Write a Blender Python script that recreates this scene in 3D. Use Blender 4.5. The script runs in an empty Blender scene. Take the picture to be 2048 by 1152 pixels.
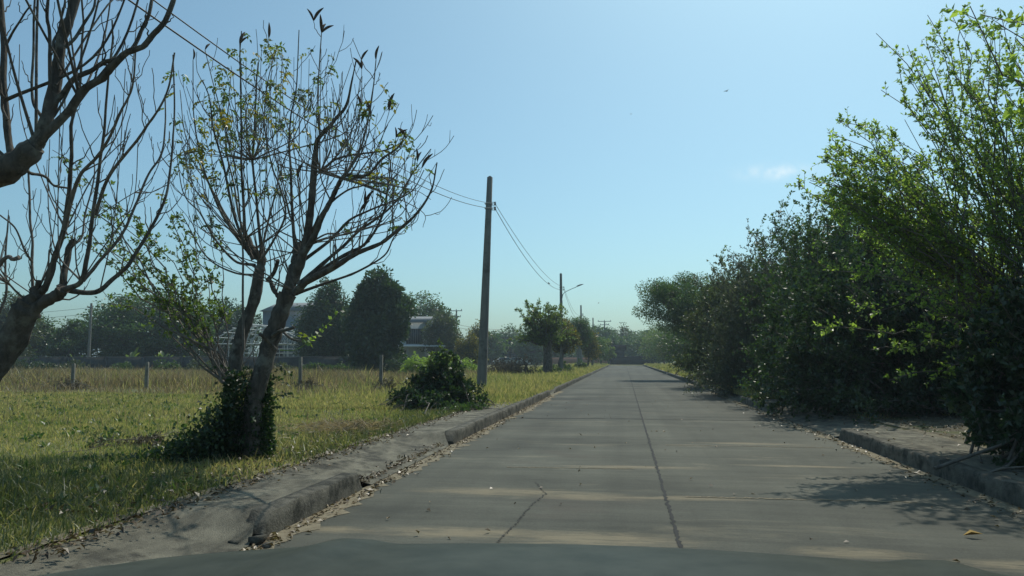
import bpy, math, random
import numpy as np
from mathutils import Vector
R = math.radians
sc = bpy.context.scene
col = sc.collection

# ------------------------------------------------------------------ camera, sky, sun, exposure
CAM_H = 1.3
F_PX, VPX, VPY = 1500.0, 1248.0, 717.0           # focal length and road vanishing point of the 2048 px photograph
PITCH = math.atan((VPY - 576) / F_PX)
YAW = math.atan((VPX - 1024) / F_PX * math.cos(PITCH))
cam = bpy.data.cameras.new("camera")
cam.sensor_width = 36.0
cam.lens = F_PX / 2048 * 36.0
cam.clip_start, cam.clip_end = 0.02, 6000
cam_ob = bpy.data.objects.new("camera", cam)
col.objects.link(cam_ob)
cam_ob.location = (0, 0, CAM_H)
cam_ob.rotation_euler = (R(90) + PITCH, 0, YAW)
sc.camera = cam_ob

SUN_EL, SUN_AZ = R(53), R(19)                     # azimuth clockwise from the road direction (+Y)
world = bpy.data.worlds.new("World")
sc.world = world
world.use_nodes = True
wn, wl = world.node_tree.nodes, world.node_tree.links
bg = wn["Background"]
sky = wn.new("ShaderNodeTexSky")
sky.sky_type = 'NISHITA'
sky.sun_disc = False
sky.sun_elevation, sky.sun_rotation = SUN_EL, SUN_AZ
sky.altitude, sky.air_density, sky.dust_density, sky.ozone_density = 50, 1.0, 1.9, 6.0
hs = wn.new("ShaderNodeHueSaturation")
hs.inputs["Saturation"].default_value = 0.86
wl.new(sky.outputs[0], hs.inputs["Color"])
tint = wn.new("ShaderNodeMix")
tint.data_type, tint.blend_type = 'RGBA', 'MULTIPLY'
tint.inputs["Factor"].default_value = 1.0
tint.inputs["B"].default_value = (0.79, 1.06, 0.98, 1)
wl.new(hs.outputs[0], tint.inputs["A"])
# one faint wisp of cloud low in the sky ahead on the right
_wd = Vector((0.198, 1.0, 0.243)).normalized(); _wr = _wd.cross(Vector((0, 0, 1))).normalized(); _wu = _wr.cross(_wd)
tcw = wn.new("ShaderNodeTexCoord")


def wdot(v):
    n_ = wn.new("ShaderNodeVectorMath"); n_.operation = 'DOT_PRODUCT'; n_.inputs[1].default_value = v
    wl.new(tcw.outputs["Generated"], n_.inputs[0]); return n_.outputs["Value"]


def wmath(op, a, b=None):
    n_ = wn.new("ShaderNodeMath"); n_.operation = op
    for i_, v_ in enumerate((a, b)):
        if v_ is None:
            continue
        if hasattr(v_, "is_linked"):
            wl.new(v_, n_.inputs[i_])
        else:
            n_.inputs[i_].default_value = v_
    return n_.outputs[0]


wu, wv = wmath('DIVIDE', wdot(_wr), 0.034), wmath('DIVIDE', wdot(_wu), 0.0085)
wg = wmath('EXPONENT', wmath('MULTIPLY', wmath('ADD', wmath('MULTIPLY', wu, wu), wmath('MULTIPLY', wv, wv)), -1.0))
wg = wmath('MULTIPLY', wg, wmath('GREATER_THAN', wdot(_wd), 0.0))
wno = wn.new("ShaderNodeTexNoise"); wno.inputs["Scale"].default_value = 55; wno.inputs["Detail"].default_value = 5
wl.new(tcw.outputs["Generated"], wno.inputs["Vector"])
wfac = wmath('MULTIPLY', wmath('MULTIPLY', wg, wmath('SUBTRACT', wno.outputs["Fac"], 0.34)), 1.6)
wmx = wn.new("ShaderNodeMix"); wmx.data_type = 'RGBA'; wmx.clamp_factor = True
wl.new(wfac, wmx.inputs["Factor"]); wl.new(tint.outputs["Result"], wmx.inputs["A"])
wmx.inputs["B"].default_value = (9.0, 9.3, 9.2, 1)
wl.new(wmx.outputs["Result"], bg.inputs["Color"])
bg.inputs["Strength"].default_value = 0.118

sun = bpy.data.lights.new("sun", 'SUN')
sun.energy, sun.angle, sun.color = 3.1, R(0.5), (1.0, 0.96, 0.84)
sun_ob = bpy.data.objects.new("sun", sun)
col.objects.link(sun_ob)
sun_dir = Vector((math.sin(SUN_AZ) * math.cos(SUN_EL), math.cos(SUN_AZ) * math.cos(SUN_EL), math.sin(SUN_EL)))
sun_ob.rotation_euler = sun_dir.to_track_quat('Z', 'Y').to_euler()
sun_ob.location = (10, 10, 30)

sc.view_settings.view_transform = 'Standard'
sc.view_settings.look = 'None'
sc.view_settings.exposure = 0.0
sc.view_settings.gamma = 1.0
sc.cycles.use_denoising = True
sc.cycles.max_bounces = 6
sc.cycles.diffuse_bounces = 3
sc.cycles.transmission_bounces = 3
sc.cycles.volume_bounces = 0
sc.cycles.sample_clamp_indirect = 4.0

# ------------------------------------------------------------------ helpers
_f = Vector((-math.sin(YAW) * math.cos(PITCH), math.cos(YAW) * math.cos(PITCH), math.sin(PITCH)))
_r = Vector((math.cos(YAW), math.sin(YAW), 0))
_u = _r.cross(_f)


def P(px, py, Y):
    """the point of the place that the photograph shows at (px, py), Y metres down the road"""
    d = _f + _r * ((px - 1024) / F_PX) - _u * ((py - 576) / F_PX)
    t = Y / d.y
    return np.array((d.x * t, Y, CAM_H + d.z * t))


def nrm(a):
    return a / np.maximum(np.linalg.norm(a, axis=-1, keepdims=True), 1e-9)


class MA:
    """collects faces; build() links them as ONE mesh object"""
    def __init__(s):
        s.v, s.q, s.t, s.qr, s.tr, s.qm, s.tm, s.n = [], [], [], [], [], [], [], 0

    def add(s, V, Fc, rnd=None, m=0):
        V = np.asarray(V, float).reshape(-1, 3)
        Fc = np.asarray(Fc, np.int64)
        if rnd is None:
            rnd = np.full(len(Fc), 0.5)
        s.v.append(V)
        if Fc.shape[1] == 4:
            s.q.append(Fc + s.n); s.qr.append(rnd); s.qm.append(np.full(len(Fc), m))
        else:
            s.t.append(Fc + s.n); s.tr.append(rnd); s.tm.append(np.full(len(Fc), m))
        s.n += len(V)

    def box(s, c, d, rz=0, m=0):
        c, d = np.asarray(c, float), np.asarray(d, float) / 2
        V = np.array([(x, y, z) for x in (-1, 1) for y in (-1, 1) for z in (-1, 1)]) * d
        ca, sa = math.cos(rz), math.sin(rz)
        V = np.stack([V[:, 0] * ca - V[:, 1] * sa, V[:, 0] * sa + V[:, 1] * ca, V[:, 2]], 1) + c
        s.add(V, [(0, 1, 3, 2), (4, 6, 7, 5), (0, 4, 5, 1), (2, 3, 7, 6), (0, 2, 6, 4), (1, 5, 7, 3)], m=m)

    def tubes(s, paths, radii, k=5, rnd=None, m=0, caps=True):
        """paths (m,n,3), radii (m,n)"""
        paths = np.asarray(paths, float); radii = np.asarray(radii, float)
        M, N, _ = paths.shape
        t = np.empty_like(paths)
        t[:, 1:-1] = paths[:, 2:] - paths[:, :-2]
        t[:, 0] = paths[:, 1] - paths[:, 0]
        t[:, -1] = paths[:, -1] - paths[:, -2]
        t = nrm(t)
        ax = np.argmin(np.abs(t.mean(1)), axis=1)
        ref = np.eye(3)[ax][:, None, :]
        n1 = nrm(np.cross(t, np.broadcast_to(ref, t.shape)))
        n2 = np.cross(t, n1)
        a = np.arange(k) * 2 * math.pi / k
        V = paths[:, :, None, :] + radii[:, :, None, None] * (np.cos(a)[:, None] * n1[:, :, None, :] + np.sin(a)[:, None] * n2[:, :, None, :])
        V = V.reshape(-1, 3)
        i = np.arange(M)[:, None, None] * N * k
        j = np.arange(N - 1)[None, :, None] * k
        kk = np.arange(k)[None, None, :]
        k2 = (kk + 1) % k
        q = np.stack([i + j + kk, i + j + k2, i + j + k + k2, i + j + k + kk], -1).reshape(-1, 4)
        r = None if rnd is None else np.repeat(rnd, (N - 1) * k)
        s.add(V, q, r, m)
        if caps and M <= 8:
            for b in range(M):
                for e, w in ((0, 0), (N - 1, 1)):
                    base = b * N * k + e * k
                    c = paths[b, e]
                    tri = [(0, 1 + (x + (0 if w else 1)) % k, 1 + (x + (1 if w else 0)) % k) for x in range(k)]
                    s.add(np.vstack([c[None], V[base:base + k]]), tri, m=m)

    def tube(s, pts, r0, r1=None, k=6, m=0):
        pts = np.asarray(pts, float)
        r1 = r0 if r1 is None else r1
        s.tubes(pts[None], np.linspace(r0, r1, len(pts))[None], k, m=m)

    def lathe(s, prof, c, k=12, m=0):
        """prof: (radius, z) pairs round the vertical through c"""
        c = np.asarray(c, float)
        pts = np.array([(c[0], c[1], c[2] + z) for _, z in prof])
        s.tubes(pts[None], np.array([[r for r, _ in prof]]), k, m=m)

    def grid(s, V, rnd=None, m=0):
        """V (a,b,3) -> quads"""
        a, b, _ = V.shape
        i = np.arange(a - 1)[:, None] * b; j = np.arange(b - 1)[None, :]
        q = np.stack([i + j, i + j + 1, i + b + j + 1, i + b + j], -1).reshape(-1, 4)
        s.add(V.reshape(-1, 3), q, rnd, m)

    def leaves(s, p, d, L, W, rng, flat=0.5, rnd=None, m=0, fold=0.18):
        """folded diamond leaves: base p, direction d, length L, width W; flat: how far they lie level"""
        n = len(p)
        if n == 0:
            return
        d = nrm(d)
        nn = rng.normal(size=(n, 3)) * (1 - flat) + np.array((0, 0, 1.0)) * flat
        sd = nrm(np.cross(d, nn))
        up = np.cross(sd, d)
        L = np.broadcast_to(L, (n,))[:, None]; W = np.broadcast_to(W, (n,))[:, None]
        mid = p + d * L * 0.45
        V = np.stack([p, mid + sd * W / 2 + up * W * fold, p + d * L - up * L * 0.08, mid - sd * W / 2 + up * W * fold], 1)
        q = np.arange(n * 4).reshape(n, 4)
        s.add(V, q, rng.random(n) if rnd is None else rnd, m)

    def build(s, name, mats, parent=None, origin=None, smooth=False, link=True):
        me = bpy.data.meshes.new(name)
        V = np.concatenate(s.v) if s.v else np.zeros((0, 3))
        if origin is not None:
            V = V - np.asarray(origin, float)
        q = np.concatenate(s.q) if s.q else np.zeros((0, 4), int)
        t = np.concatenate(s.t) if s.t else np.zeros((0, 3), int)
        me.vertices.add(len(V)); me.vertices.foreach_set("co", V.astype(np.float32).ravel())
        li = np.concatenate([q.ravel(), t.ravel()]).astype(np.int32)
        me.loops.add(len(li)); me.loops.foreach_set("vertex_index", li)
        npoly = len(q) + len(t)
        me.polygons.add(npoly)
        ls = np.concatenate([np.arange(len(q)) * 4, len(q) * 4 + np.arange(len(t)) * 3]).astype(np.int32)
        me.polygons.foreach_set("loop_start", ls)
        mi = np.concatenate((s.qm or [np.zeros(0)]) + (s.tm or [np.zeros(0)])).astype(np.int32)
        me.polygons.foreach_set("material_index", mi)
        if smooth:
            me.polygons.foreach_set("use_smooth", np.ones(npoly, bool))
        at = me.attributes.new("rnd", 'FLOAT', 'FACE')
        at.data.foreach_set("value", np.concatenate((s.qr or [np.zeros(0)]) + (s.tr or [np.zeros(0)])).astype(np.float32))
        for m_ in (mats if isinstance(mats, (list, tuple)) else [mats]):
            me.materials.append(m_)
        me.update(); me.validate()
        o = bpy.data.objects.new(name, me)
        col.objects.link(o)
        if parent:
            o.parent = parent
        elif origin is not None:
            o.location = origin
        return o


def tag(o, label=None, cat=None, group=None, kind=None):
    for k_, v_ in (("label", label), ("category", cat), ("group", group), ("kind", kind)):
        if v_:
            o[k_] = v_
    return o


def thing(name, label, cat, loc=(0, 0, 0), group=None):
    o = bpy.data.objects.new(name, None)
    o.empty_display_size = 0.2
    col.objects.link(o)
    o.location = loc
    return tag(o, label, cat, group)


def dup(root, loc, rz=0.0, s=1.0, label=None, group=None):
    r = root.copy(); col.objects.link(r)
    r.location = loc; r.rotation_euler = (0, 0, rz)
    r.scale = s if isinstance(s, (tuple, list)) else (s, s, s)
    if label:
        r["label"] = label
    if group:
        r["group"] = group
    for ch in list(root.children):
        c = ch.copy(); col.objects.link(c); c.parent = r
        for g in list(ch.children):
            d = g.copy(); col.objects.link(d); d.parent = c
    return r


def smooth_path(pts, n):
    """Catmull-Rom through pts, n samples"""
    p = np.asarray(pts, float)
    p = np.vstack([2 * p[0] - p[1], p, 2 * p[-1] - p[-2]])
    m = len(p) - 3
    out = []
    for u in np.linspace(0, m - 1e-6, n):
        i = int(u); t = u - i
        a, b, c, d = p[i], p[i + 1], p[i + 2], p[i + 3]
        out.append(0.5 * (2 * b + (c - a) * t + (2 * a - 5 * b + 4 * c - d) * t * t + (3 * b - a - 3 * c + d) * t ** 3))
    return np.array(out)


def bez(a, b, c, n):
    t = np.linspace(0, 1, n)[None, :, None]
    return a[:, None] * (1 - t) ** 2 + 2 * b[:, None] * t * (1 - t) + c[:, None] * t ** 2


# ------------------------------------------------------------------ materials
def new_mat(name):
    m = bpy.data.materials.new(name)
    m.use_nodes = True
    nt = m.node_tree
    return m, nt.nodes, nt.links, nt.nodes["Principled BSDF"]


def ramp(n, stops):
    r = n.new("ShaderNodeValToRGB")
    e = r.color_ramp.elements
    while len(e) < len(stops):
        e.new(0.5)
    for el, (p, c) in zip(e, stops):
        el.position = p; el.color = (*c, 1)
    return r


def noise(n, l, scale, detail=4, rough=0.6, stretch=(1, 1, 1), coord="Object", dist=0.0):
    tc = n.new("ShaderNodeTexCoord"); mp = n.new("ShaderNodeMapping")
    mp.inputs["Scale"].default_value = stretch
    l.new(tc.outputs[coord], mp.inputs["Vector"])
    t = n.new("ShaderNodeTexNoise")
    t.inputs["Scale"].default_value = scale; t.inputs["Detail"].default_value = detail
    t.inputs["Roughness"].default_value = rough; t.inputs["Distortion"].default_value = dist
    l.new(mp.outputs[0], t.inputs["Vector"])
    return t


def mix(n, l, a, b, fac, mode='MIX'):
    m = n.new("ShaderNodeMix"); m.data_type = 'RGBA'; m.blend_type = mode
    for sock, val in (("Factor", fac), ("A", a), ("B", b)):
        if hasattr(val, "is_linked"):
            l.new(val, m.inputs[sock] if sock == "Factor" else m.inputs[sock])
        else:
            m.inputs[sock].default_value = val if sock == "Factor" else (*val, 1)
    return m.outputs["Result"]


def rough_mat(name, c1, c2, scale=6, rough=0.9, bump=0.3, bscale=40, stretch=(1, 1, 1), c3=None, s3=1.2, spec=0.2):
    m, n, l, b = new_mat(name)
    t = noise(n, l, scale, 6, 0.65, stretch)
    r = ramp(n, [(0.32, c1), (0.68, c2)])
    l.new(t.outputs["Fac"], r.inputs[0])
    out = r.outputs[0]
    if c3:
        t3 = noise(n, l, s3, 5, 0.7)
        r3 = ramp(n, [(0.52, (0, 0, 0)), (0.64, (1, 1, 1))])
        l.new(t3.outputs["Fac"], r3.inputs[0])
        out = mix(n, l, out, c3, r3.outputs[0])
    l.new(out, b.inputs["Base Color"])
    b.inputs["Roughness"].default_value = rough
    b.inputs["Specular IOR Level"].default_value = spec
    if bump:
        tb = noise(n, l, bscale, 5, 0.7, stretch)
        bp = n.new("ShaderNodeBump"); bp.inputs["Strength"].default_value = bump
        bp.inputs["Distance"].default_value = 0.02
        l.new(tb.outputs["Fac"], bp.inputs["Height"]); l.new(bp.outputs[0], b.inputs["Normal"])
    return m


def leaf_mat(name, cols, trans=0.35, tcol=None, gloss=0.06, clump=0.6):
    """leaves: diffuse + translucent + a little gloss, colour by leaf and by clump"""
    m, n, l, b = new_mat(name)
    n.remove(b)
    out = n["Material Output"]
    at = n.new("ShaderNodeAttribute"); at.attribute_name = "rnd"
    t = noise(n, l, clump, 3, 0.6)
    mx = n.new("ShaderNodeMath"); mx.operation = 'MULTIPLY_ADD'
    mx.inputs[1].default_value = 0.75
    sub = n.new("ShaderNodeMath"); sub.operation = 'MULTIPLY_ADD'
    sub.inputs[1].default_value = 1.1; sub.inputs[2].default_value = -0.42
    l.new(t.outputs["Fac"], sub.inputs[0])
    l.new(at.outputs["Fac"], mx.inputs[0]); l.new(sub.outputs[0], mx.inputs[2])
    k = len(cols)
    r = ramp(n, [(0.08 + 0.84 * i / (k - 1), c) for i, c in enumerate(cols)])
    l.new(mx.outputs[0], r.inputs[0])
    d = n.new("ShaderNodeBsdfDiffuse"); tr = n.new("ShaderNodeBsdfTranslucent")
    g = n.new("ShaderNodeBsdfGlossy"); g.inputs["Roughness"].default_value = 0.42
    l.new(r.outputs[0], d.inputs["Color"])
    tc = mix(n, l, r.outputs[0], tcol or (1.5, 1.7, 0.85), 1.0, 'MULTIPLY')
    l.new(tc, tr.inputs["Color"])
    m1 = n.new("ShaderNodeMixShader"); m1.inputs[0].default_value = trans
    l.new(d.outputs[0], m1.inputs[1]); l.new(tr.outputs[0], m1.inputs[2])
    m2 = n.new("ShaderNodeMixShader"); m2.inputs[0].default_value = gloss
    l.new(m1.outputs[0], m2.inputs[1]); l.new(g.outputs[0], m2.inputs[2])
    l.new(m2.outputs[0], out.inputs["Surface"])
    return m


def plain(name, c, rough=0.6, metal=0.0, spec=0.4):
    return rough_mat(name, tuple(x * 0.85 for x in c), tuple(min(1, x * 1.12) for x in c), 9, rough, 0.08, 60, spec=spec)


M = {}
M['bark'] = rough_mat("bark_grey", (0.055, 0.048, 0.041), (0.16, 0.14, 0.118), 14, 0.95, 0.9, 45, (1, 1, 0.35), (0.20, 0.19, 0.16), 5)
M['twig'] = rough_mat("bark_twig", (0.11, 0.096, 0.08), (0.23, 0.20, 0.17), 12, 0.9, 0.3, 60)
M['dry_twig'] = rough_mat("dry_twig", (0.10, 0.09, 0.075), (0.18, 0.16, 0.13), 12, 0.9, 0.2, 60)
M['pod'] = rough_mat("pod_brown", (0.05, 0.035, 0.025), (0.14, 0.10, 0.07), 10, 0.8, 0.3, 50)
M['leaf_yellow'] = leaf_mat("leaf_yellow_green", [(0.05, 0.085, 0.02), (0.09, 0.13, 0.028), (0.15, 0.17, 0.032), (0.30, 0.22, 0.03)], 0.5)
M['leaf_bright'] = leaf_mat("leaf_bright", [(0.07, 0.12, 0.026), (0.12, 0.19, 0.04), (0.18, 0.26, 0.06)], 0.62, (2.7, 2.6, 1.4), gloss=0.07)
M['leaf_fresh'] = leaf_mat("leaf_fresh", [(0.045, 0.08, 0.022), (0.075, 0.125, 0.03), (0.11, 0.17, 0.04)], 0.55, (2.3, 2.1, .9), gloss=0.06)
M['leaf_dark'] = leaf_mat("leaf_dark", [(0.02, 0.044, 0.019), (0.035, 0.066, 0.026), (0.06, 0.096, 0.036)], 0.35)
M['leaf_ivy'] = leaf_mat("leaf_ivy", [(0.014, 0.034, 0.011), (0.024, 0.052, 0.015), (0.05, 0.09, 0.024)], 0.3, gloss=0.05)
M['leaf_olive'] = leaf_mat("leaf_olive", [(0.035, 0.052, 0.022), (0.06, 0.078, 0.03), (0.105, 0.115, 0.042)], 0.38)
M['leaf_grey'] = leaf_mat("leaf_grey", [(0.05, 0.066, 0.046), (0.08, 0.095, 0.066), (0.125, 0.135, 0.092)], 0.35)
M['leaf_mid'] = leaf_mat("leaf_mid", [(0.03, 0.062, 0.02), (0.055, 0.10, 0.027), (0.09, 0.14, 0.04)], 0.42)
M['leaf_gold'] = leaf_mat("leaf_gold", [(0.05, 0.07, 0.02), (0.10, 0.10, 0.02), (0.32, 0.22, 0.02)], 0.35)
M['leaf_brown'] = leaf_mat("leaf_brown", [(0.05, 0.038, 0.028), (0.085, 0.065, 0.045), (0.13, 0.10, 0.07)], 0.2)
M['litter'] = leaf_mat("dead_leaf", [(0.05, 0.035, 0.022), (0.12, 0.085, 0.05), (0.26, 0.20, 0.13)], 0.1)
M['grass'] = leaf_mat("grass_mown", [(0.135, 0.19, 0.065), (0.245, 0.25, 0.10), (0.38, 0.33, 0.18)], 0.55, (1.55, 1.48, .9), gloss=0.03, clump=0.35)
M['grass_dark'] = leaf_mat("grass_lush_shaded", [(0.05, 0.08, 0.03), (0.09, 0.122, 0.045), (0.18, 0.178, 0.09)], 0.45, (1.6, 1.5, .8), gloss=0.04, clump=0.8)  # dark lush tones, which also carry tree shade on the near grass
M['grass_dry'] = leaf_mat("grass_dry", [(0.085, 0.08, 0.045), (0.19, 0.16, 0.10), (0.34, 0.28, 0.20)], 0.42, (1.5, 1.35, .9), gloss=0.02, clump=0.3)
M['ground'] = rough_mat("ground_soil", (0.11, 0.125, 0.05), (0.19, 0.18, 0.085), 1.4, 1.0, 0.5, 30, (1, 1, 1), (0.20, 0.165, 0.10), 0.5)
M['dirt'] = rough_mat("dirt_dusty", (0.12, 0.105, 0.075), (0.23, 0.20, 0.145), 5, 1.0, 0.5, 60)
M['soil'] = rough_mat("bare_soil", (0.075, 0.066, 0.045), (0.16, 0.14, 0.10), 3, 1.0, 0.7, 40, (1, 1, 1), (0.085, 0.10, 0.04), 1.6)
M['concrete'] = rough_mat("concrete_pale", (0.085, 0.08, 0.064), (0.25, 0.23, 0.175), 3.4, 0.95, 0.8, 75, (1.6, .8, 1), (0.075, 0.07, 0.057), 2.6)
M['kerb'] = rough_mat("concrete_kerb", (0.06, 0.057, 0.048), (0.19, 0.175, 0.14), 6, 0.95, 1.0, 38, (1, 1, 1), (0.045, 0.044, 0.036), 3.2)
M['pole'] = rough_mat("concrete_pole", (0.16, 0.155, 0.14), (0.24, 0.23, 0.205), 4, 0.9, 0.3, 60, (2, 2, 0.3), (0.12, 0.115, 0.10), 2)
M['post'] = rough_mat("concrete_post", (0.13, 0.125, 0.105), (0.24, 0.23, 0.195), 8, 0.95, 0.4, 60)
M['steel'] = plain("steel_galvanised", (0.30, 0.31, 0.31), 0.45)
M['black'] = plain("black_cable", (0.02, 0.02, 0.022), 0.5)
M['insul'] = plain("insulator_dark", (0.035, 0.03, 0.03), 0.3)
M['wall'] = rough_mat("wall_grey", (0.05, 0.052, 0.05), (0.105, 0.105, 0.10), 1.5, 0.95, 0.3, 20)
M['coping'] = rough_mat("wall_coping", (0.13, 0.13, 0.12), (0.22, 0.215, 0.20), 2, 0.95, 0.3, 20)
M['white'] = plain("white_paint", (0.40, 0.43, 0.43), 0.6)
M['bluegrey'] = plain("wall_bluegrey", (0.18, 0.22, 0.25), 0.8)
M['cream'] = plain("wall_white", (0.50, 0.53, 0.52), 0.8)
M['roof'] = plain("roof_sheet", (0.22, 0.22, 0.215), 0.6)
M['dark_roof'] = plain("roof_dark", (0.012, 0.012, 0.013), 0.9, spec=0.0)
M['darkwall'] = plain("dark_wall", (0.03, 0.03, 0.034), 0.9, spec=0.0)
M['glass'] = plain("window_dark", (0.03, 0.035, 0.04), 0.1)
M['orange'] = plain("orange_paint", (0.40, 0.20, 0.13), 0.7)
M['trunk_pale'] = rough_mat("trunk_pale", (0.20, 0.19, 0.165), (0.32, 0.30, 0.27), 8, 0.95, 0.4, 30)
M['bird'] = plain("feather_dark", (0.02, 0.02, 0.022), 0.6)

# ------------------------------------------------------------------ ground, road, kerbs, pavements
XL, XR = -2.58, 3.40          # faces of the left and right kerb
ROAD_END = 141.0
rg = np.random.default_rng(7)
VERGE = 0.15


def vnoise(x, y, seed=0):
    r_ = np.random.default_rng(seed)
    z = 0
    for f_, a_ in ((0.25, .5), (0.6, .3), (1.4, .2)):
        p1, p2, p3, p4 = r_.uniform(0, 6.28, 4)
        z = z + a_ * (np.sin(x * f_ * 1.3 + p1 + 1.2 * np.sin(y * f_ * .7 + p3)) * np.sin(y * f_ + p2 + 1.1 * np.sin(x * f_ * .8 + p4)))
    return z


def gz(x, y):
    x = np.asarray(x, float); y = np.asarray(y, float)
    z = VERGE + 0.035 * vnoise(x, y, 3) * np.clip((np.abs(x - .4) - 3.6) / 2, 0, 1)
    road = (x > -3.50) & (x < 4.45) & (y < ROAD_END)
    return np.where(road, -0.06, z)


def road_mat():
    m, n, l, b = new_mat("road_concrete")
    base = noise(n, l, 0.55, 5, 0.6, (0.7, 1.3, 1))
    r0 = ramp(n, [(0.3, (0.056, 0.057, 0.047)), (0.7, (0.114, 0.114, 0.093))])
    l.new(base.outputs["Fac"], r0.inputs[0])
    br = noise(n, l, 2.2, 6, 0.75, (0.22, 3.2, 1))            # broom-finish streaks across the road
    rb = ramp(n, [(0.3, (0.80, 0.80, 0.80)), (0.72, (1.16, 1.15, 1.12))])
    l.new(br.outputs["Fac"], rb.inputs[0])
    c = mix(n, l, r0.outputs[0], rb.outputs[0], 1.0, 'MULTIPLY')
    gr = noise(n, l, 60, 4, 0.8)
    rgn = ramp(n, [(0.25, (0.7, 0.7, 0.7)), (0.75, (1.3, 1.3, 1.3))])
    l.new(gr.outputs["Fac"], rgn.inputs[0])
    c = mix(n, l, c, rgn.outputs[0], 1.0, 'MULTIPLY')
    # pale worn patches, drawn out across the road
    w1 = noise(n, l, 0.9, 7, 0.72, (0.42, 1.5, 1), dist=0.6)
    rw = ramp(n, [(0.57, (0, 0, 0)), (0.72, (0.5, 0.5, 0.5))])
    l.new(w1.outputs["Fac"], rw.inputs[0])
    c = mix(n, l, c, (0.25, 0.215, 0.15), rw.outputs[0])
    tc = n.new("ShaderNodeTexCoord"); sp = n.new("ShaderNodeSeparateXYZ"); l.new(tc.outputs["Object"], sp.inputs[0])

    def mt(op, a_, b_=None):
        q = n.new("ShaderNodeMath"); q.operation = op
        for i_, v_ in enumerate((a_, b_)):
            if v_ is None:
                continue
            if hasattr(v_, "is_linked"):
                l.new(v_, q.inputs[i_])
            else:
                q.inputs[i_].default_value = v_
        return q.outputs[0]
    # every slab was cast on its own: a tone of its own
    wnz = n.new("ShaderNodeTexWhiteNoise"); wnz.noise_dimensions = '2D'
    cb = n.new("ShaderNodeCombineXYZ")
    l.new(mt('GREATER_THAN', sp.outputs[0], .37), cb.inputs[0]); l.new(mt('FLOOR', mt('DIVIDE', mt('ADD', sp.outputs[1], -7.32), 8.9)), cb.inputs[1])
    l.new(cb.outputs[0], wnz.inputs["Vector"])
    tone = ramp(n, [(0, (.86, .87, .88)), (1, (1.13, 1.11, 1.07))]); l.new(wnz.outputs["Value"], tone.inputs[0])
    c = mix(n, l, c, tone.outputs[0], 1.0, 'MULTIPLY')
    # wheel tracks, darker
    tk = noise(n, l, 1.0, 3, 0.5, (1.7, .05, 1)); rt_ = ramp(n, [(.36, (.80, .80, .80)), (.60, (1.06, 1.06, 1.06))]); l.new(tk.outputs["Fac"], rt_.inputs[0])
    c = mix(n, l, c, rt_.outputs[0], .8, 'MULTIPLY')
    # dusty scuffed spots where the surface has worn through
    pn = noise(n, l, 4.5, 9, .8, (.42, 2.2, 1), dist=1.2); acc = None
    for ex, ey, ea, eb in ((-1.15, 7.35, .75, .20), (-.35, 7.2, .5, .16), (.5, 7.25, .55, .10), (-1.2, 5.62, .7, .16), (-.25, 5.55, .65, .22), (1.5, 5.42, .34, .13), (2.55, 5.25, .5, .12), (.1, 9.2, .7, .12), (-2.1, 5.6, .4, .1), (2.1, 9.6, .6, .08), (1.9, 12, .7, .14)):
        e1 = mt('DIVIDE', mt('SUBTRACT', sp.outputs[0], ex), ea); e2 = mt('DIVIDE', mt('SUBTRACT', sp.outputs[1], ey), eb)
        g_ = mt('EXPONENT', mt('MULTIPLY', mt('ADD', mt('MULTIPLY', e1, e1), mt('MULTIPLY', e2, e2)), -1.0))
        acc = g_ if acc is None else mt('MAXIMUM', acc, g_)
    msk = mt('MULTIPLY', mt('POWER', acc, .6), mt('SUBTRACT', mt('MULTIPLY', pn.outputs["Fac"], 2.2), .62)); rm = ramp(n, [(.14, (0, 0, 0)), (.50, (.65, .65, .65))]); l.new(msk, rm.inputs[0])
    c = mix(n, l, c, (.27, .22, .14), rm.outputs[0])
    w2 = noise(n, l, 0.75, 5, 0.6, (0.6, 1.1, 1), dist=0.3)   # brown damp stains
    rs = ramp(n, [(0.28, (0.55, 0.55, 0.55)), (0.40, (0, 0, 0))])
    l.new(w2.outputs["Fac"], rs.inputs[0])
    c = mix(n, l, c, (0.075, 0.062, 0.05), rs.outputs[0])
    l.new(c, b.inputs["Base Color"])
    b.inputs["Roughness"].default_value = 0.88
    b.inputs["Specular IOR Level"].default_value = 0.25
    bp = n.new("ShaderNodeBump"); bp.inputs["Strength"].default_value = 0.35; bp.inputs["Distance"].default_value = 0.01
    l.new(gr.outputs["Fac"], bp.inputs["Height"]); l.new(bp.outputs[0], b.inputs["Normal"])
    return m


M['road'] = road_mat()
M['joint'] = plain("joint_tar", (0.022, 0.021, 0.02), 0.9)
M['crack'] = plain("crack_dark", (0.04, 0.038, 0.033), 0.95)  # dark tone of the road crack
M['sand'] = rough_mat("gutter_sand", (0.17, 0.14, 0.095), (0.29, 0.25, 0.175), 12, 1.0, 0.5, 80)

xs = np.unique(np.concatenate([np.array([-900, -400, -200, -120, -80, -60]), np.arange(-50, -12, 2.0), np.arange(-12, -3.6, .4), [-3.51, -3.49, 4.44, 4.46],
                               np.arange(4.6, 12, .5), np.arange(12, 50, 3), [60, 90, 150, 400, 900]]))
ys = np.unique(np.concatenate([np.array([-400, -150, -60, -30, -12]), np.arange(-8, 30, .5), np.arange(30, 80, 2), np.arange(80, 140, 5), [140.9, 141.1, 150, 170, 200, 300, 600, 900]]))
gx, gy = np.meshgrid(xs, ys, indexing='ij')
a = MA(); a.grid(np.stack([gx, gy, gz(gx, gy)], -1)[::-1])
tag(a.build("ground", M['ground'], smooth=True), kind='structure')

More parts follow.
